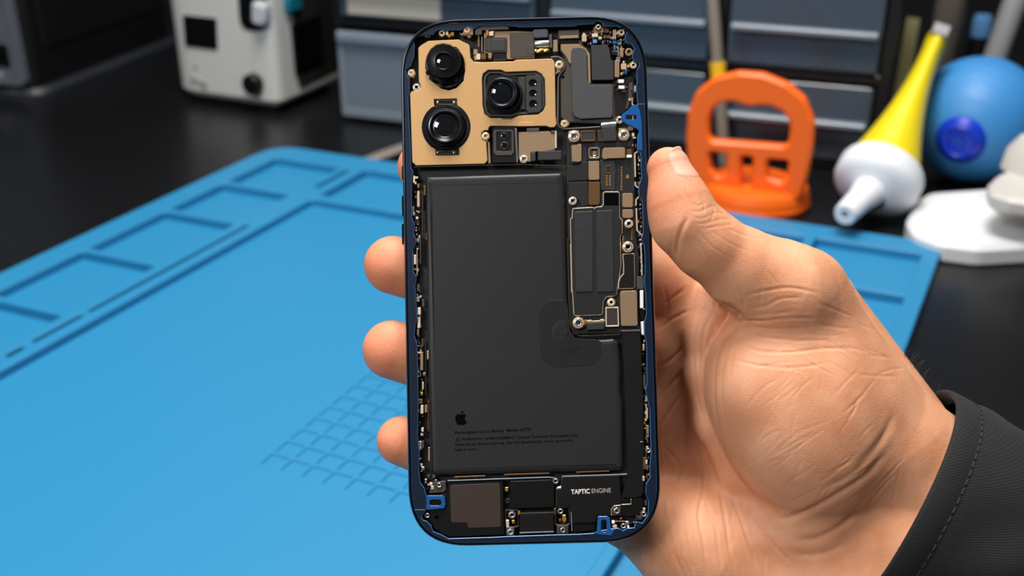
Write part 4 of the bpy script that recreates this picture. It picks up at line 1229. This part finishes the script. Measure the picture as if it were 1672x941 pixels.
CL = ['umber', 'bronze', 'tan', 'steel', 'dgrey', 'cream', 'dgrey', 'umber']
gap(680, 285, 689, 775, 90, CL)
gap(1041, 250, 1058, 800, 90, CL)
for _ in range(60):
    extra.append((rs_.uniform(960, 1022), rs_.uniform(46, 72), rs_.uniform(1, 3), rs_.uniform(1, 3), rs_.choice(CL)))
for _ in range(30):
    extra.append((rs_.uniform(1004, 1034), rs_.uniform(72, 150), rs_.uniform(1, 3), rs_.uniform(1, 4), rs_.choice(CL)))
for _ in range(16):
    extra.append((rs_.uniform(998, 1050), rs_.uniform(846, 864), rs_.uniform(1, 3), rs_.uniform(1, 3), rs_.choice(CL)))
for _ in range(14):
    extra.append((rs_.uniform(694, 712), rs_.uniform(782, 800), rs_.uniform(1, 3), rs_.uniform(1, 3), rs_.choice(CL)))
SMD.sort(key=lambda q: -q[2] * q[3])
for x, y, w_, h_, m_ in SMD[:96]:
    part('surface_component', rect(x - w_ / 2, y - h_ / 2, x + w_ / 2, y + h_ / 2), -2.8, -1.0 + random.uniform(-.35, .12), m_, min(w_, h_) * .25, .1)
# the rest, a few pixels each, as one part
bm = bmesh.new()
mats_ = []
for x, y, w_, h_, m_ in SMD[96:] + extra:
    if M[m_] not in mats_:
        mats_.append(M[m_])
    k = mats_.index(M[m_])
    zt = (-1.0 + random.uniform(-.4, .1)) if (x, y, w_, h_, m_) not in extra else -1.3 + random.uniform(-.8, .2)
    slab_bm(bm, [phs(rect(x - w_ / 2, y - h_ / 2, x + w_ / 2, y + h_ / 2), zt)], -.0034, zt * .001, .00005, mi=(k, k), bottom=False)
o_ = mesh_obj('surface_component', bm, mats_, phone)
o_['kind'] = 'stuff'
# =================================================================== HAND
# modelled in camera-aligned metres (x right, y up, d away), one continuous implicit surface


def K(px, py, dep):
    return np.array([(px - 836) / FPX * dep, (470.5 - py) / FPX * dep, dep])


def kR(r, dep):
    return r / FPX * dep


def cone(P, a, b, sd=1.0):
    """tapered capsule; a,b = (px,py,depth,r px); sd squashes depth"""
    A, B = K(*a[:3]), K(*b[:3])
    ra, rb = kR(a[3], a[2]), kR(b[3], b[2])
    S = np.array([1, 1, sd])
    pa = (P - A) * S
    ba = (B - A) * S
    t = np.clip((pa @ ba) / (ba @ ba), 0, 1)
    return np.linalg.norm(pa - t[..., None] * ba, axis=-1) - (ra + t * (rb - ra))


def ell(P, c, ax, ra, rb, rc, tilt=0.):
    """ellipsoid; ax = long axis direction in the image, ra along, rb across (px), rc depth (m)"""
    Cn = K(*c)
    u = np.array([ax[0], -ax[1], 0.])
    u /= np.linalg.norm(u)
    v = np.array([-u[1], u[0], tilt])
    v /= np.linalg.norm(v)
    w = np.cross(u, v)
    q = P - Cn
    a, b = kR(ra, c[2]), kR(rb, c[2])
    q0 = np.stack([(q @ u) / a, (q @ v) / b, (q @ w) / rc], -1)
    q1 = np.stack([(q @ u) / a ** 2, (q @ v) / b ** 2, (q @ w) / rc ** 2], -1)
    k0 = np.linalg.norm(q0, axis=-1)
    k1 = np.linalg.norm(q1, axis=-1) + 1e-9
    return k0 * (k0 - 1) / k1


def smin(a, b, k):
    h = np.maximum(k - np.abs(a - b), 0) / k
    return np.minimum(a, b) - h * h * k * .25


def field(P):
    px = 836 + FPX * P[..., 0] / P[..., 2]
    py = 470.5 - FPX * P[..., 1] / P[..., 2]
    # thumb
    T = [(1091, 275, .3385, 34.5), (1108, 330, .3365, 48), (1118, 362, .3365, 54), (1153, 397, .3385, 56), (1215, 441, .3425, 65), (1275, 474, .346, 76)]
    th = None
    for a, b in zip(T, T[1:]):
        d = cone(P, a, b, 1.05)
        th = d if th is None else smin(th, d, .003)
    th = smin(th, cone(P, (1275, 474, .347, 76), (1312, 476, .352, 62)), .006)
    # ball of the thumb
    th = smin(th, cone(P, (1300, 498, .350, 66), (1385, 640, .3585, 84)), .010)
    e = ell(P, (1305, 668, .3535), (.36, .93), 192, 141, .0235, .18)
    e = smin(e, ell(P, (1218, 632, .3515), (.2, 1), 86, 60, .016), .006)
    th = smin(th, e, .0045)
    # thumb side of the wrist
    w1 = cone(P, (1312, 480, .354, 58), (1414, 720, .364, 112), 1.1)
    w2 = cone(P, (1414, 720, .364, 112), (1560, 850, .369, 140), 1.25)
    wr = smin(w1, w2, .01)
    wr = smin(wr, cone(P, (1560, 850, .369, 140), (1760, 960, .374, 150), 1.25), .012)
    # back of the hand, index metacarpal
    bk = cone(P, (1330, 500, .377, 70), (1428, 710, .377, 118), 1.1)
    th = smin(th, wr, .008)
    th = smin(th, bk, .0012)
    # web between thumb and palm
    wb = None
    Wp = [(1172, 486, .3600, 34), (1148, 545, .3600, 28), (1146, 610, .3600, 26), (1164, 690, .3605, 28), (1212, 778, .3615, 34), (1280, 850, .363, 48)]
    for a, b in zip(Wp, Wp[1:]):
        d = cone(P, a, b)
        wb = d if wb is None else smin(wb, d, .004)
    # palm and fingers
    pm = ell(P, (1140, 655, .3775), (.12, 1), 330, 160, .0135, .05)
    pm = smin(pm, cone(P, (1034, 838, .3605, 62), (1150, 900, .3645, 92)), .006)
    pm = smin(pm, cone(P, (1150, 900, .3645, 92), (1330, 960, .370, 158), 1.2), .009)
    pm = smin(pm, cone(P, (1330, 960, .370, 158), (1560, 905, .3725, 138), 1.25), .012)
    pm = smin(pm, cone(P, (1110, 470, .374, 58), (1190, 700, .378, 76)), .008)
    FG = [[(692, 273, .3610, 43), (790, 316, .3645, 48), (905, 378, .3670, 52), (1050, 455, .3700, 60)],
          [(642, 433, .3555, 47.5), (720, 452, .3590, 51.5), (850, 494, .3640, 55), (1020, 560, .3690, 62)],
          [(640, 571, .3540, 48), (720, 592, .3575, 52.5), (850, 630, .3625, 56), (1010, 680, .3680, 62)],
          [(655, 720, .3515, 40), (730, 746, .3545, 44.5), (850, 782, .3590, 48), (1000, 815, .3640, 58)]]
    fg = None
    for F in FG:
        d = None
        for a, b in zip(F, F[1:]):
            dd = cone(P, a, b, 1.12)
            d = dd if d is None else smin(d, dd, .003)
        fg = d if fg is None else np.minimum(fg, d)
    pm = smin(pm, fg, .005)
    low = np.clip((py - 770) / 130, 0, 1)
    low = low * low * (3 - 2 * low)
    up = np.clip((560 - py) / 60, 0, 1)
    pm = smin(pm, wb, .003 + .012 * low)
    return smin(pm, th, .0014 + .018 * low + 0 * up)


def surface_nets(lo, hi, h):
    n = [int(math.ceil((hi[i] - lo[i]) / h)) + 1 for i in range(3)]
    ax = [lo[i] + h * np.arange(n[i]) for i in range(3)]
    f = np.empty(n, dtype=np.float64)
    YY, ZZ = np.meshgrid(ax[1], ax[2], indexing='ij')
    for i0 in range(0, n[0], 16):
        xs = ax[0][i0:i0 + 16]
        Pp = np.empty((len(xs), n[1], n[2], 3))
        Pp[..., 0] = xs[:, None, None]
        Pp[..., 1] = YY
        Pp[..., 2] = ZZ
        f[i0:i0 + 16] = field(Pp)
    s = f < 0
    cnt = np.zeros([k - 1 for k in n], dtype=int)
    for a in (0, 1):
        for b in (0, 1):
            for c in (0, 1):
                cnt += s[a:n[0] - 1 + a, b:n[1] - 1 + b, c:n[2] - 1 + c]
    act = (cnt > 0) & (cnt < 8)
    idx = -np.ones(act.shape, dtype=int)
    ii = np.argwhere(act)
    idx[act] = np.arange(len(ii))
    acc = np.zeros((len(ii), 3))
    num = np.zeros(len(ii))
    cor = [(a, b, c) for a in (0, 1) for b in (0, 1) for c in (0, 1)]
    for p in cor:
        for q in cor:
            if sum(q) - sum(p) == 1 and sum(abs(np.array(p) - np.array(q))) == 1:
                fp = f[ii[:, 0] + p[0], ii[:, 1] + p[1], ii[:, 2] + p[2]]
                fq = f[ii[:, 0] + q[0], ii[:, 1] + q[1], ii[:, 2] + q[2]]
                m = (fp < 0) != (fq < 0)
                t = np.where(m, fp / np.where(m, fp - fq, 1), 0)
                pos = np.array(p) + t[:, None] * (np.array(q) - np.array(p))
                acc += np.where(m[:, None], pos, 0)
                num += m
    vert = np.array(lo) + h * (ii + acc / num[:, None])
    quads = []
    for a in range(3):
        b, c = (a + 1) % 3, (a + 2) % 3
        s0 = np.take(s, range(0, n[a] - 1), axis=a)
        s1 = np.take(s, range(1, n[a]), axis=a)
        e = np.argwhere(s0 != s1)
        e = e[(e[:, b] > 0) & (e[:, c] > 0) & (e[:, b] < n[b] - 1) & (e[:, c] < n[c] - 1)]
        fl = s0[e[:, 0], e[:, 1], e[:, 2]]
        o = []
        for db, dc in ((0, 0), (-1, 0), (-1, -1), (0, -1)):
            g = e.copy()
            g[:, b] += db
            g[:, c] += dc
            o.append(idx[g[:, 0], g[:, 1], g[:, 2]])
        q = np.stack(o, 1)
        q[~fl] = q[~fl][:, ::-1]
        quads.append(q)
    return vert, np.concatenate(quads)


def grad(P, e=1e-4):
    g = np.empty_like(P)
    for i in range(3):
        d = np.zeros(3)
        d[i] = e
        g[:, i] = (field(P + d) - field(P - d)) / (2 * e)
    return g


def project(P, it=2):
    for _ in range(it):
        g = grad(P)
        P = P - g * (field(P) / np.maximum((g * g).sum(1), .05))[:, None]
    return P


def subdiv(v, q):
    """linear quad subdivision"""
    e = np.concatenate([q[:, [i, (i + 1) % 4]] for i in range(4)])
    es = np.sort(e, 1)
    u, inv = np.unique(es[:, 0] * (len(v) + 1) + es[:, 1], return_inverse=True)
    ea = np.stack([u // (len(v) + 1), u % (len(v) + 1)], 1)
    mid = (v[ea[:, 0]] + v[ea[:, 1]]) / 2
    cen = v[q].mean(1)
    n0, n1 = len(v), len(v) + len(mid)
    m = (inv.reshape(4, -1).T) + n0
    c = np.arange(len(q)) + n1
    nq = np.concatenate([np.stack([q[:, i], m[:, i], c, m[:, i - 1]], 1) for i in range(4)])
    return np.concatenate([v, mid, cen]), nq


lo = np.array([-.056, -.155, .318])
hi = np.array([.180, .052, .425])
hv, hq = surface_nets(lo, hi, HSTEP)
hv = project(hv, 3)
for _ in range(HSUB):
    hv, hq = subdiv(hv, hq)
    hv = project(hv, 2)
hn = grad(hv)
hn /= np.linalg.norm(hn, axis=1)[:, None] + 1e-9
hpx = 836 + FPX * hv[:, 0] / hv[:, 2]
hpy = 470.5 - FPX * hv[:, 1] / hv[:, 2]
facing = np.clip(-(hn * hv).sum(1) / np.linalg.norm(hv, axis=1) * 2.2, 0, 1)
disp = np.zeros(len(hv))


def seg_dist(pts):
    best = np.full(len(hv), 1e9)
    for (x0, y0), (x1, y1) in zip(pts, pts[1:]):
        dx, dy = x1 - x0, y1 - y0
        t = np.clip(((hpx - x0) * dx + (hpy - y0) * dy) / (dx * dx + dy * dy + 1e-9), 0, 1)
        best = np.minimum(best, np.hypot(hpx - x0 - t * dx, hpy - y0 - t * dy))
    return best


def smooth_line(pts, n=6):
    """Catmull-Rom through the points"""
    P_ = [np.array(p, float) for p in pts]
    P_ = [2 * P_[0] - P_[1]] + P_ + [2 * P_[-1] - P_[-2]]
    out = []
    for i in range(1, len(P_) - 2):
        for k in range(n):
            t = k / n
            a, b, c, d = P_[i - 1:i + 3]
            out.append(tuple(.5 * (2 * b + (c - a) * t + (2 * a - 5 * b + 4 * c - d) * t * t + (3 * b - a - 3 * c + d) * t ** 3)))
    out.append(tuple(P_[-2]))
    return out


front = hv[:, 2] < .3655


def crease(pts, depth, width, lip=.35, dmax=None):
    """press a fold of the given depth (mm) and half-width (px) along a line, with raised lips"""
    global disp
    L_ = smooth_line(pts)
    xs = [p[0] for p in L_]
    ys = [p[1] for p in L_]
    m = (hpx > min(xs) - 6 * width) & (hpx < max(xs) + 6 * width) & (hpy > min(ys) - 6 * width) & (hpy < max(ys) + 6 * width)
    if not m.any():
        return
    d = seg_dist(L_)
    r = d / width
    prof = -np.exp(-r * r) + .5 * lip * np.exp(-((r - 2.2) ** 2) / 1.4)
    # taper to the ends
    lx, ly = L_[0]
    rx, ry = L_[-1]
    tot = sum(math.hypot(b[0] - a[0], b[1] - a[1]) for a, b in zip(L_, L_[1:]))
    tp = np.clip(np.minimum(np.hypot(hpx - lx, hpy - ly), np.hypot(hpx - rx, hpy - ry)) / (.18 * tot), .0, 1)
    disp += np.where(m & front, prof * depth * .0008 * tp * facing, 0)


# thumb joint
crease([(1124, 352), (1113, 376), (1106, 400), (1104, 422)], .55, 3.5)
crease([(1098, 392), (1096, 410), (1098, 428)], .3, 3)
for q in ([(1126, 330), (1140, 336), (1152, 330)], [(1122, 343), (1140, 346), (1160, 338), (1170, 336)], [(1128, 356), (1148, 356), (1168, 348), (1184, 350)], [(1134, 366), (1154, 364), (1178, 358), (1196, 358)], [(1150, 374), (1172, 370), (1200, 366)],
          [(1108, 318), (1118, 336), (1124, 352)], [(1115, 310), (1128, 328), (1138, 348)], [(1142, 318), (1150, 332), (1148, 350)], [(1160, 330), (1166, 345), (1160, 362)], [(1096, 300), (1104, 322), (1108, 340)],
          [(1140, 378), (1160, 400), (1185, 418)], [(1160, 376), (1190, 396), (1225, 412)], [(1130, 384), (1150, 412), (1165, 440)], [(1185, 372), (1215, 384), (1250, 392)]):
    crease(q, .14, 1.7)
# fold at the root of the thumb and lines over the ball
crease([(1172, 498), (1190, 504), (1203, 513), (1208, 522)], 1.3, 5.0, .25)
crease([(1208, 521), (1198, 534), (1186, 546), (1172, 552)], 1.2, 6.0, .25)
for q, d in (([(1206, 522), (1240, 525), (1290, 520), (1340, 521)], .35), ([(1214, 484), (1245, 476), (1290, 470), (1340, 479)], .28), ([(1205, 560), (1240, 573), (1290, 575), (1350, 569), (1400, 572)], .28),
             ([(1215, 545), (1255, 552), (1310, 556), (1360, 555)], .22), ([(1195, 585), (1240, 597), (1300, 600), (1360, 592)], .18), ([(1220, 535), (1270, 537), (1320, 536)], .16), ([(1222, 505), (1250, 500), (1275, 488), (1310, 486)], .22),
             ([(1230, 515), (1262, 512), (1300, 508)], .15), ([(1250, 440), (1268, 462), (1275, 490)], .16), ([(1232, 452), (1242, 474), (1240, 500)], .16), ([(1205, 470), (1214, 490), (1212, 510)], .2),
             ([(1190, 546), (1172, 580), (1166, 620), (1168, 670), (1178, 720)], .3), ([(1198, 548), (1182, 590), (1178, 640), (1184, 690)], .16), ([(1206, 546), (1195, 585), (1192, 625)], .12)):
    crease(q, d, 2.4)
# web folds
for q, d in (([(1160, 490), (1138, 525), (1132, 575), (1138, 640), (1152, 700)], .35), ([(1170, 500), (1150, 540), (1147, 590), (1154, 650), (1166, 705)], .25), ([(1175, 520), (1160, 550), (1156, 590)], .2)):
    crease(q, d, 2.4)
# palm
for q, d in (([(1120, 640), (1119, 700), (1116, 764), (1100, 800), (1088, 818)], .5), ([(1088, 812), (1090, 850), (1100, 900), (1118, 945)], .45), ([(1128, 680), (1142, 736), (1149, 792), (1141, 842), (1150, 900), (1156, 945)], .45),
             ([(1150, 740), (1172, 790), (1184, 850), (1192, 905), (1204, 945)], .35), ([(1190, 800), (1210, 850), (1226, 895), (1250, 945)], .4), ([(1230, 838), (1246, 865), (1268, 895), (1300, 925)], .3), ([(1048, 884), (1046, 910), (1056, 945)], .3),
             ([(1070, 500), (1095, 488), (1120, 470)], .3), ([(1072, 540), (1100, 520), (1130, 505)], .3), ([(1074, 600), (1098, 585), (1122, 560)], .25), ([(1085, 640), (1105, 618), (1122, 600)], .25), ([(1078, 700), (1096, 668), (1116, 640)], .3),
             ([(1084, 730), (1100, 745), (1116, 770)], .25), ([(1082, 760), (1098, 738), (1114, 710)], .22), ([(1085, 470), (1090, 500), (1086, 530)], .2), ([(1074, 860), (1066, 895), (1072, 940)], .3), ([(1016, 880), (1012, 905), (1024, 935)], .5),
             ([(1120, 860), (1128, 900), (1134, 940)], .25), ([(1168, 850), (1172, 890), (1178, 940)], .25), ([(1106, 840), (1112, 880), (1118, 915)], .2)):
    crease(q, d, 2.6)
# wrist
for q, d in (([(1262, 832), (1280, 846), (1320, 834), (1370, 806), (1415, 775), (1448, 736)], .6), ([(1292, 878), (1330, 880), (1372, 860), (1404, 832)], .55), ([(1340, 800), (1390, 775), (1430, 735), (1455, 690)], .25),
             ([(1290, 905), (1340, 905), (1385, 885)], .3), ([(1400, 760), (1440, 715), (1462, 672)], .25)):
    crease(q, d, 5)
rs = np.random.RandomState(11)
for i in range(70):   # fine skin lines on the ball of the thumb and wrist
    cx_, cy_ = rs.uniform(1200, 1470), rs.uniform(500, 820)
    a = rs.normal(.15, .25) if cy_ < 620 else rs.normal(-.75, .3)
    Lh = rs.uniform(14, 42)
    crease([(cx_ - Lh * math.cos(a), cy_ - Lh * math.sin(a)), (cx_ + rs.uniform(-3, 3), cy_ + rs.uniform(-3, 3)), (cx_ + Lh * math.cos(a), cy_ + Lh * math.sin(a))], rs.uniform(.06, .14), 2.0, .3)
for i in range(50):
    cx_, cy_ = rs.uniform(1060, 1260), rs.uniform(760, 940)
    a = rs.normal(1.3, .25)
    Lh = rs.uniform(12, 34)
    crease([(cx_ - Lh * math.cos(a), cy_ - Lh * math.sin(a)), (cx_ + rs.uniform(-3, 3), cy_), (cx_ + Lh * math.cos(a), cy_ + Lh * math.sin(a))], rs.uniform(.05, .12), 2.0, .3)
hv = hv + hn * disp[:, None]


def to_world(P):
    R_ = np.array([RT[:], UP[:], FW[:]])
    return P @ R_ + np.array(CAM[:])


hw = to_world(hv)
me = bpy.data.meshes.new('person')
me.from_pydata(hw.tolist(), [], hq.tolist())
me.polygons.foreach_set('use_smooth', [True] * len(me.polygons))
me.update()
hc = K(1300, 700, .36)
person = bpy.data.objects.new('person', me)
COL.objects.link(person)
tag(person, "person's right hand in a dark sleeve holding up the opened phone", 'person')

# skin
sk_ = bpy.data.materials.new('skin')
sk_.use_nodes = True
nt = sk_.node_tree
N, Lk = nt.nodes, nt.links
b = N['Principled BSDF']
b.inputs['Roughness'].default_value = .5
b.inputs['Specular IOR Level'].default_value = .38
b.inputs['Subsurface Weight'].default_value = .4
b.inputs['Subsurface Radius'].default_value = (1, .42, .22)
b.inputs['Subsurface Scale'].default_value = .0028
tc = N.new('ShaderNodeTexCoord')


def noise(sc, det=3, dist=0):
    n = N.new('ShaderNodeTexNoise')
    n.inputs['Scale'].default_value = sc
    n.inputs['Detail'].default_value = det
    n.inputs['Distortion'].default_value = dist
    Lk.new(tc.outputs['Object'], n.inputs['Vector'])
    return n.outputs['Fac']


def math_(op, a, b_=None, c=None):
    n = N.new('ShaderNodeMath')
    n.operation = op
    for i, x in enumerate((a, b_, c)):
        if x is None:
            continue
        if hasattr(x, 'links'):
            Lk.new(x, n.inputs[i])
        else:
            n.inputs[i].default_value = x
    return n.outputs[0]


cr = N.new('ShaderNodeValToRGB')
cr.color_ramp.elements[0].position = .3
cr.color_ramp.elements[1].position = .72
cr.color_ramp.elements[0].color = (lin(SKA[0]), lin(SKA[1]), lin(SKA[2]), 1)
cr.color_ramp.elements[1].color = (lin(SKB[0]), lin(SKB[1]), lin(SKB[2]), 1)
Lk.new(noise(70, 5), cr.inputs['Fac'])
# finger pads are pinker: distance to each pad
tips = [W(600, 430, .349), W(598, 572, .348), W(618, 722, .345), W(652, 275, .355), W(1072, 300, .333)]
mixc = cr.outputs['Color']
pad = None
ridge = None
for i, t in enumerate(tips):
    vm = N.new('ShaderNodeVectorMath')
    vm.operation = 'DISTANCE'
    Lk.new(tc.outputs['Object'], vm.inputs[0])
    vm.inputs[1].default_value = t
    mr = N.new('ShaderNodeMapRange')
    mr.inputs['From Min'].default_value = .020 if i < 4 else .017
    mr.inputs['From Max'].default_value = .007
    Lk.new(vm.outputs['Value'], mr.inputs['Value'])
    pad = mr.outputs[0] if pad is None else math_('MAXIMUM', pad, mr.outputs[0])
    # ridges: rings around a whorl centre deeper along the finger
    vm2 = N.new('ShaderNodeVectorMath')
    vm2.operation = 'DISTANCE'
    Lk.new(tc.outputs['Object'], vm2.inputs[0])
    vm2.inputs[1].default_value = t + RT * (.012 if i < 4 else -.004) - UP * .006
    ph_ = math_('ADD', math_('MULTIPLY', vm2.outputs['Value'], 2 * math.pi / .00052), math_('MULTIPLY', noise(130, 2), 26))
    rd = math_('MULTIPLY', math_('SINE', ph_), mr.outputs[0])
    ridge = rd if ridge is None else math_('ADD', ridge, rd)
mx = N.new('ShaderNodeMix')
mx.data_type = 'RGBA'
Lk.new(math_('MULTIPLY', pad, .6), mx.inputs['Factor'])
Lk.new(mixc, mx.inputs['A'])
mx.inputs['B'].default_value = (lin(SKP[0]), lin(SKP[1]), lin(SKP[2]), 1)
Lk.new(mx.outputs['Result'], b.inputs['Base Color'])
vo = N.new('ShaderNodeTexVoronoi')
vo.feature = 'DISTANCE_TO_EDGE'
vo.inputs['Scale'].default_value = 1500
wp = N.new('ShaderNodeVectorMath')
wp.operation = 'MULTIPLY_ADD'
nz = N.new('ShaderNodeTexNoise')
nz.inputs['Scale'].default_value = 260
Lk.new(tc.outputs['Object'], nz.inputs['Vector'])
Lk.new(nz.outputs['Color'], wp.inputs[0])
wp.inputs[1].default_value = (.003, .003, .003)
Lk.new(tc.outputs['Object'], wp.inputs[2])
Lk.new(wp.outputs[0], vo.inputs['Vector'])
hgt = math_('ADD', math_('MULTIPLY', math_('MINIMUM', vo.outputs['Distance'], .25), 1.6), math_('MULTIPLY', noise(420, 5), .9))
bp = N.new('ShaderNodeBump')
bp.inputs['Strength'].default_value = .42
bp.inputs['Distance'].default_value = .00022
Lk.new(hgt, bp.inputs['Height'])
bp2 = N.new('ShaderNodeBump')
bp2.inputs['Strength'].default_value = .35
bp2.inputs['Distance'].default_value = .00007
Lk.new(ridge, bp2.inputs['Height'])
Lk.new(bp.outputs['Normal'], bp2.inputs['Normal'])
Lk.new(bp2.outputs['Normal'], b.inputs['Normal'])
me.materials.append(sk_)

# thumb nail: a curved plate lying on the outer side of the thumb tip
ta, tb_ = K(1081, 246, .3385), K(1118, 345, .3365)
tdir = (tb_ - ta) / np.linalg.norm(tb_ - ta)
nrm = np.array([.84, .22, -.62])
nrm -= tdir * (nrm @ tdir)
nrm /= np.linalg.norm(nrm)
side = np.cross(tdir, nrm)
rows, cols = 26, 21
NV = []
for i in range(rows):
    q = i / (rows - 1)
    for j in range(cols):
        u = -1 + 2 * j / (cols - 1)
        a = math.radians(58 * u)
        # free edge bulges towards the tip, the root is rounded the other way
        s = .0009 + .0024 * abs(u) ** 2.5 + (.0128 - .0030 * abs(u) ** 2.2 - .0009 - .0024 * abs(u) ** 2.5) * q
        dirv = nrm * math.cos(a) + side * math.sin(a)
        sb = max(s, .0024)
        base = ta + tdir * sb
        ts = np.linspace(.001, .016, 61)
        fv = field(base + dirv * ts[:, None])
        k = int(np.argmax(fv > 0))
        r = ts[k - 1] + (ts[k] - ts[k - 1]) * (-fv[k - 1]) / (fv[k] - fv[k - 1] + 1e-12)
        lift = .00034 - .0007 * max(0, (q - .8) / .2) ** 2 - .00055 * max(0, (abs(u) - .72) / .28) ** 2
        NV.append(base + tdir * (s - sb) + dirv * (r + lift))
NV = np.array(NV)
w_n = to_world(NV)
bm = bmesh.new()
vv = [bm.verts.new(p) for p in w_n]
inn = [bm.verts.new(p) for p in to_world(NV - (side * 0 + nrm) * .0007)]
for i in range(rows - 1):
    for j in range(cols - 1):
        A = [i * cols + j, i * cols + j + 1, (i + 1) * cols + j + 1, (i + 1) * cols + j]
        bm.faces.new([vv[k] for k in A])
        bm.faces.new([inn[k] for k in A[::-1]])
bd = [j for j in range(cols)] + [i * cols + cols - 1 for i in range(1, rows)] + [(rows - 1) * cols + j for j in range(cols - 2, -1, -1)] + [i * cols for i in range(rows - 2, 0, -1)]
for k in range(len(bd)):
    bm.faces.new((vv[bd[k - 1]], vv[bd[k]], inn[bd[k]], inn[bd[k - 1]]))
nail_m = mat('nail', (226, 166, 140), .52, 0, coat=0)
nail_m.node_tree.nodes['Principled BSDF'].inputs['Subsurface Weight'].default_value = .4
nail_m.node_tree.nodes['Principled BSDF'].inputs['Subsurface Scale'].default_value = .002
nail = mesh_obj('thumb_nail', bm, nail_m, person, 'all')

# sleeve: ribbed cloth tube with a folded hem
RU, RD = .0398, .0325
ca, cb_ = K(1462, 812, .367), K(1790, 985, .374)
fa = (cb_ - ca) / np.linalg.norm(cb_ - ca)
ua = np.array([-.49, .87, 0.])
ua -= fa * (ua @ fa)
ua /= np.linalg.norm(ua)
da = np.cross(fa, ua)
if da[2] > 0:
    da = -da
nA = 120
sec = [(.0045, .945, 0), (-.0005, .955, 0), (-.0018, .985, 0), (-.0008, 1.01, 0), (.004, 1.015, 0), (.0066, 1.013, 0), (.0076, 1.002, 0), (.0088, 1.011, 0)] + [(.0088 + .0035 * k, 1.012 + .0035 * k, 1) for k in range(1, 26)]
rows_ = []
for (s, k, wv) in sec:
    ring = []
    for j in range(nA):
        a = 2 * math.pi * j / nA
        ru, rd = RU * k, RD * k
        x, y = ru * math.cos(a), rd * math.sin(a)
        # cuff edge is cut slightly askew and bows out in the middle
        sh_ = s - .0042 * math.sin(a) + .0015 * math.sin(2 * a + 1)
        wr = 0
        if wv:
            q = min(1, (s - .0088) / .02)
            wr = q * (.0017 * math.sin(5 * a + 55 * s) * math.sin(90 * s + 2 * a) + .0022 * math.sin(2 * a - 70 * s + .6) + .0010 * math.sin(9 * a + 130 * s))
        g = 1 + wr / .034
        ring.append(ca + fa * sh_ + ua * x * g + da * y * g)
    rows_.append(ring)
bm = bmesh.new()
R2 = [[bm.verts.new(p) for p in to_world(np.array(r))] for r in rows_]
for A, B in zip(R2, R2[1:]):
    for j in range(nA):
        bm.faces.new((A[j - 1], A[j], B[j], B[j - 1]))
slm = mat('sleeve_cloth', (12, 12, 14), .85, 0)
nt2 = slm.node_tree
tc2 = nt2.nodes.new('ShaderNodeTexCoord')
wv_ = nt2.nodes.new('ShaderNodeTexWave')
wv_.inputs['Scale'].default_value = 520
wv_.inputs['Distortion'].default_value = 1.5
wv_.inputs['Detail Scale'].default_value = 3
wv_.bands_direction = 'Z'
nt2.links.new(tc2.outputs['Object'], wv_.inputs['Vector'])
bpn = nt2.nodes.new('ShaderNodeBump')
bpn.inputs['Strength'].default_value = .25
bpn.inputs['Distance'].default_value = .0003
nt2.links.new(wv_.outputs['Fac'], bpn.inputs['Height'])
nt2.links.new(bpn.outputs['Normal'], nt2.nodes['Principled BSDF'].inputs['Normal'])
nt2.nodes['Principled BSDF'].inputs['Sheen Weight'].default_value = .04
nt2.nodes['Principled BSDF'].inputs['Sheen Roughness'].default_value = .5
sleeve = mesh_obj('sleeve', bm, slm, person, 'all')
# stitched seam round the hem
bm = bmesh.new()
for j in range(0, 78):
    a0, a1 = 2 * math.pi * j / 78, 2 * math.pi * (j + .62) / 78
    pts3 = []
    for a in (a0, (a0 + a1) / 2, a1):
        sh_ = .0076 - .0042 * math.sin(a) + .0015 * math.sin(2 * a + 1)
        pts3.append(ca + fa * sh_ + ua * (RU * 1.006 * math.cos(a)) + da * (RD * 1.006 * math.sin(a)))
    tube_bm(bm, to_world(np.array(pts3)), .00036, 6)
mesh_obj('stitching', bm, mat('thread', (34, 35, 38), .7), sleeve)
# a few hairs on the wrist
hm = mat('hair', (30, 24, 20), .5)
bm = bmesh.new()
for i in range(22):
    px_, py_ = 1470 + rs.uniform(-34, 52), 0
    py_ = 622 + (px_ - 1482) * .72 + rs.uniform(-4, 8)
    P0 = project(np.array([K(px_, py_, .372)]), 6)[0]
    dv = np.array([rs.uniform(-.2, .8), 1, rs.uniform(-.3, .3)])
    dv /= np.linalg.norm(dv)
    Lh = rs.uniform(.003, .0065)
    bend = np.array([rs.uniform(-.4, .6), -.2, 0]) * Lh
    tube_bm(bm, to_world(np.array([P0, P0 + dv * Lh * .5, P0 + dv * Lh + bend * .6])), [.00007, .00005, .00002], 5)
mesh_obj('wrist_hair', bm, hm, person)
# =================================================================== LIGHT
w = bpy.data.worlds.new('world')
SC.world = w
w.use_nodes = True
w.node_tree.nodes['Background'].inputs[0].default_value = (.80, .9, 1.0, 1)
w.node_tree.nodes['Background'].inputs[1].default_value = .10


def area(name, loc, tgt, sx, sy, pw, col=(1, 1, 1)):
    l = bpy.data.lights.new(name, 'AREA')
    l.shape = 'RECTANGLE'
    l.size, l.size_y = sx, sy
    l.energy = pw
    l.color = col
    o = bpy.data.objects.new(name, l)
    COL.objects.link(o)
    o.location = loc
    o.rotation_euler = (V(tgt) - V(loc)).to_track_quat('-Z', 'Y').to_euler()
    return o


area('key_lamp', (-.02, .48, 1.40), (0, .35, .12), .5, .5, 22, (1, .97, .93))
area('front_fill', (-.70, -.38, 1.05), (0, .32, .2), .34, .34, 9.5, (1, .98, .96))  # fill lamp added at the front left, standing for no known window
area('ceiling_light', (.3, 1.3, 1.5), (.1, .8, .05), 1.2, .4, 6, (1, .98, .95))
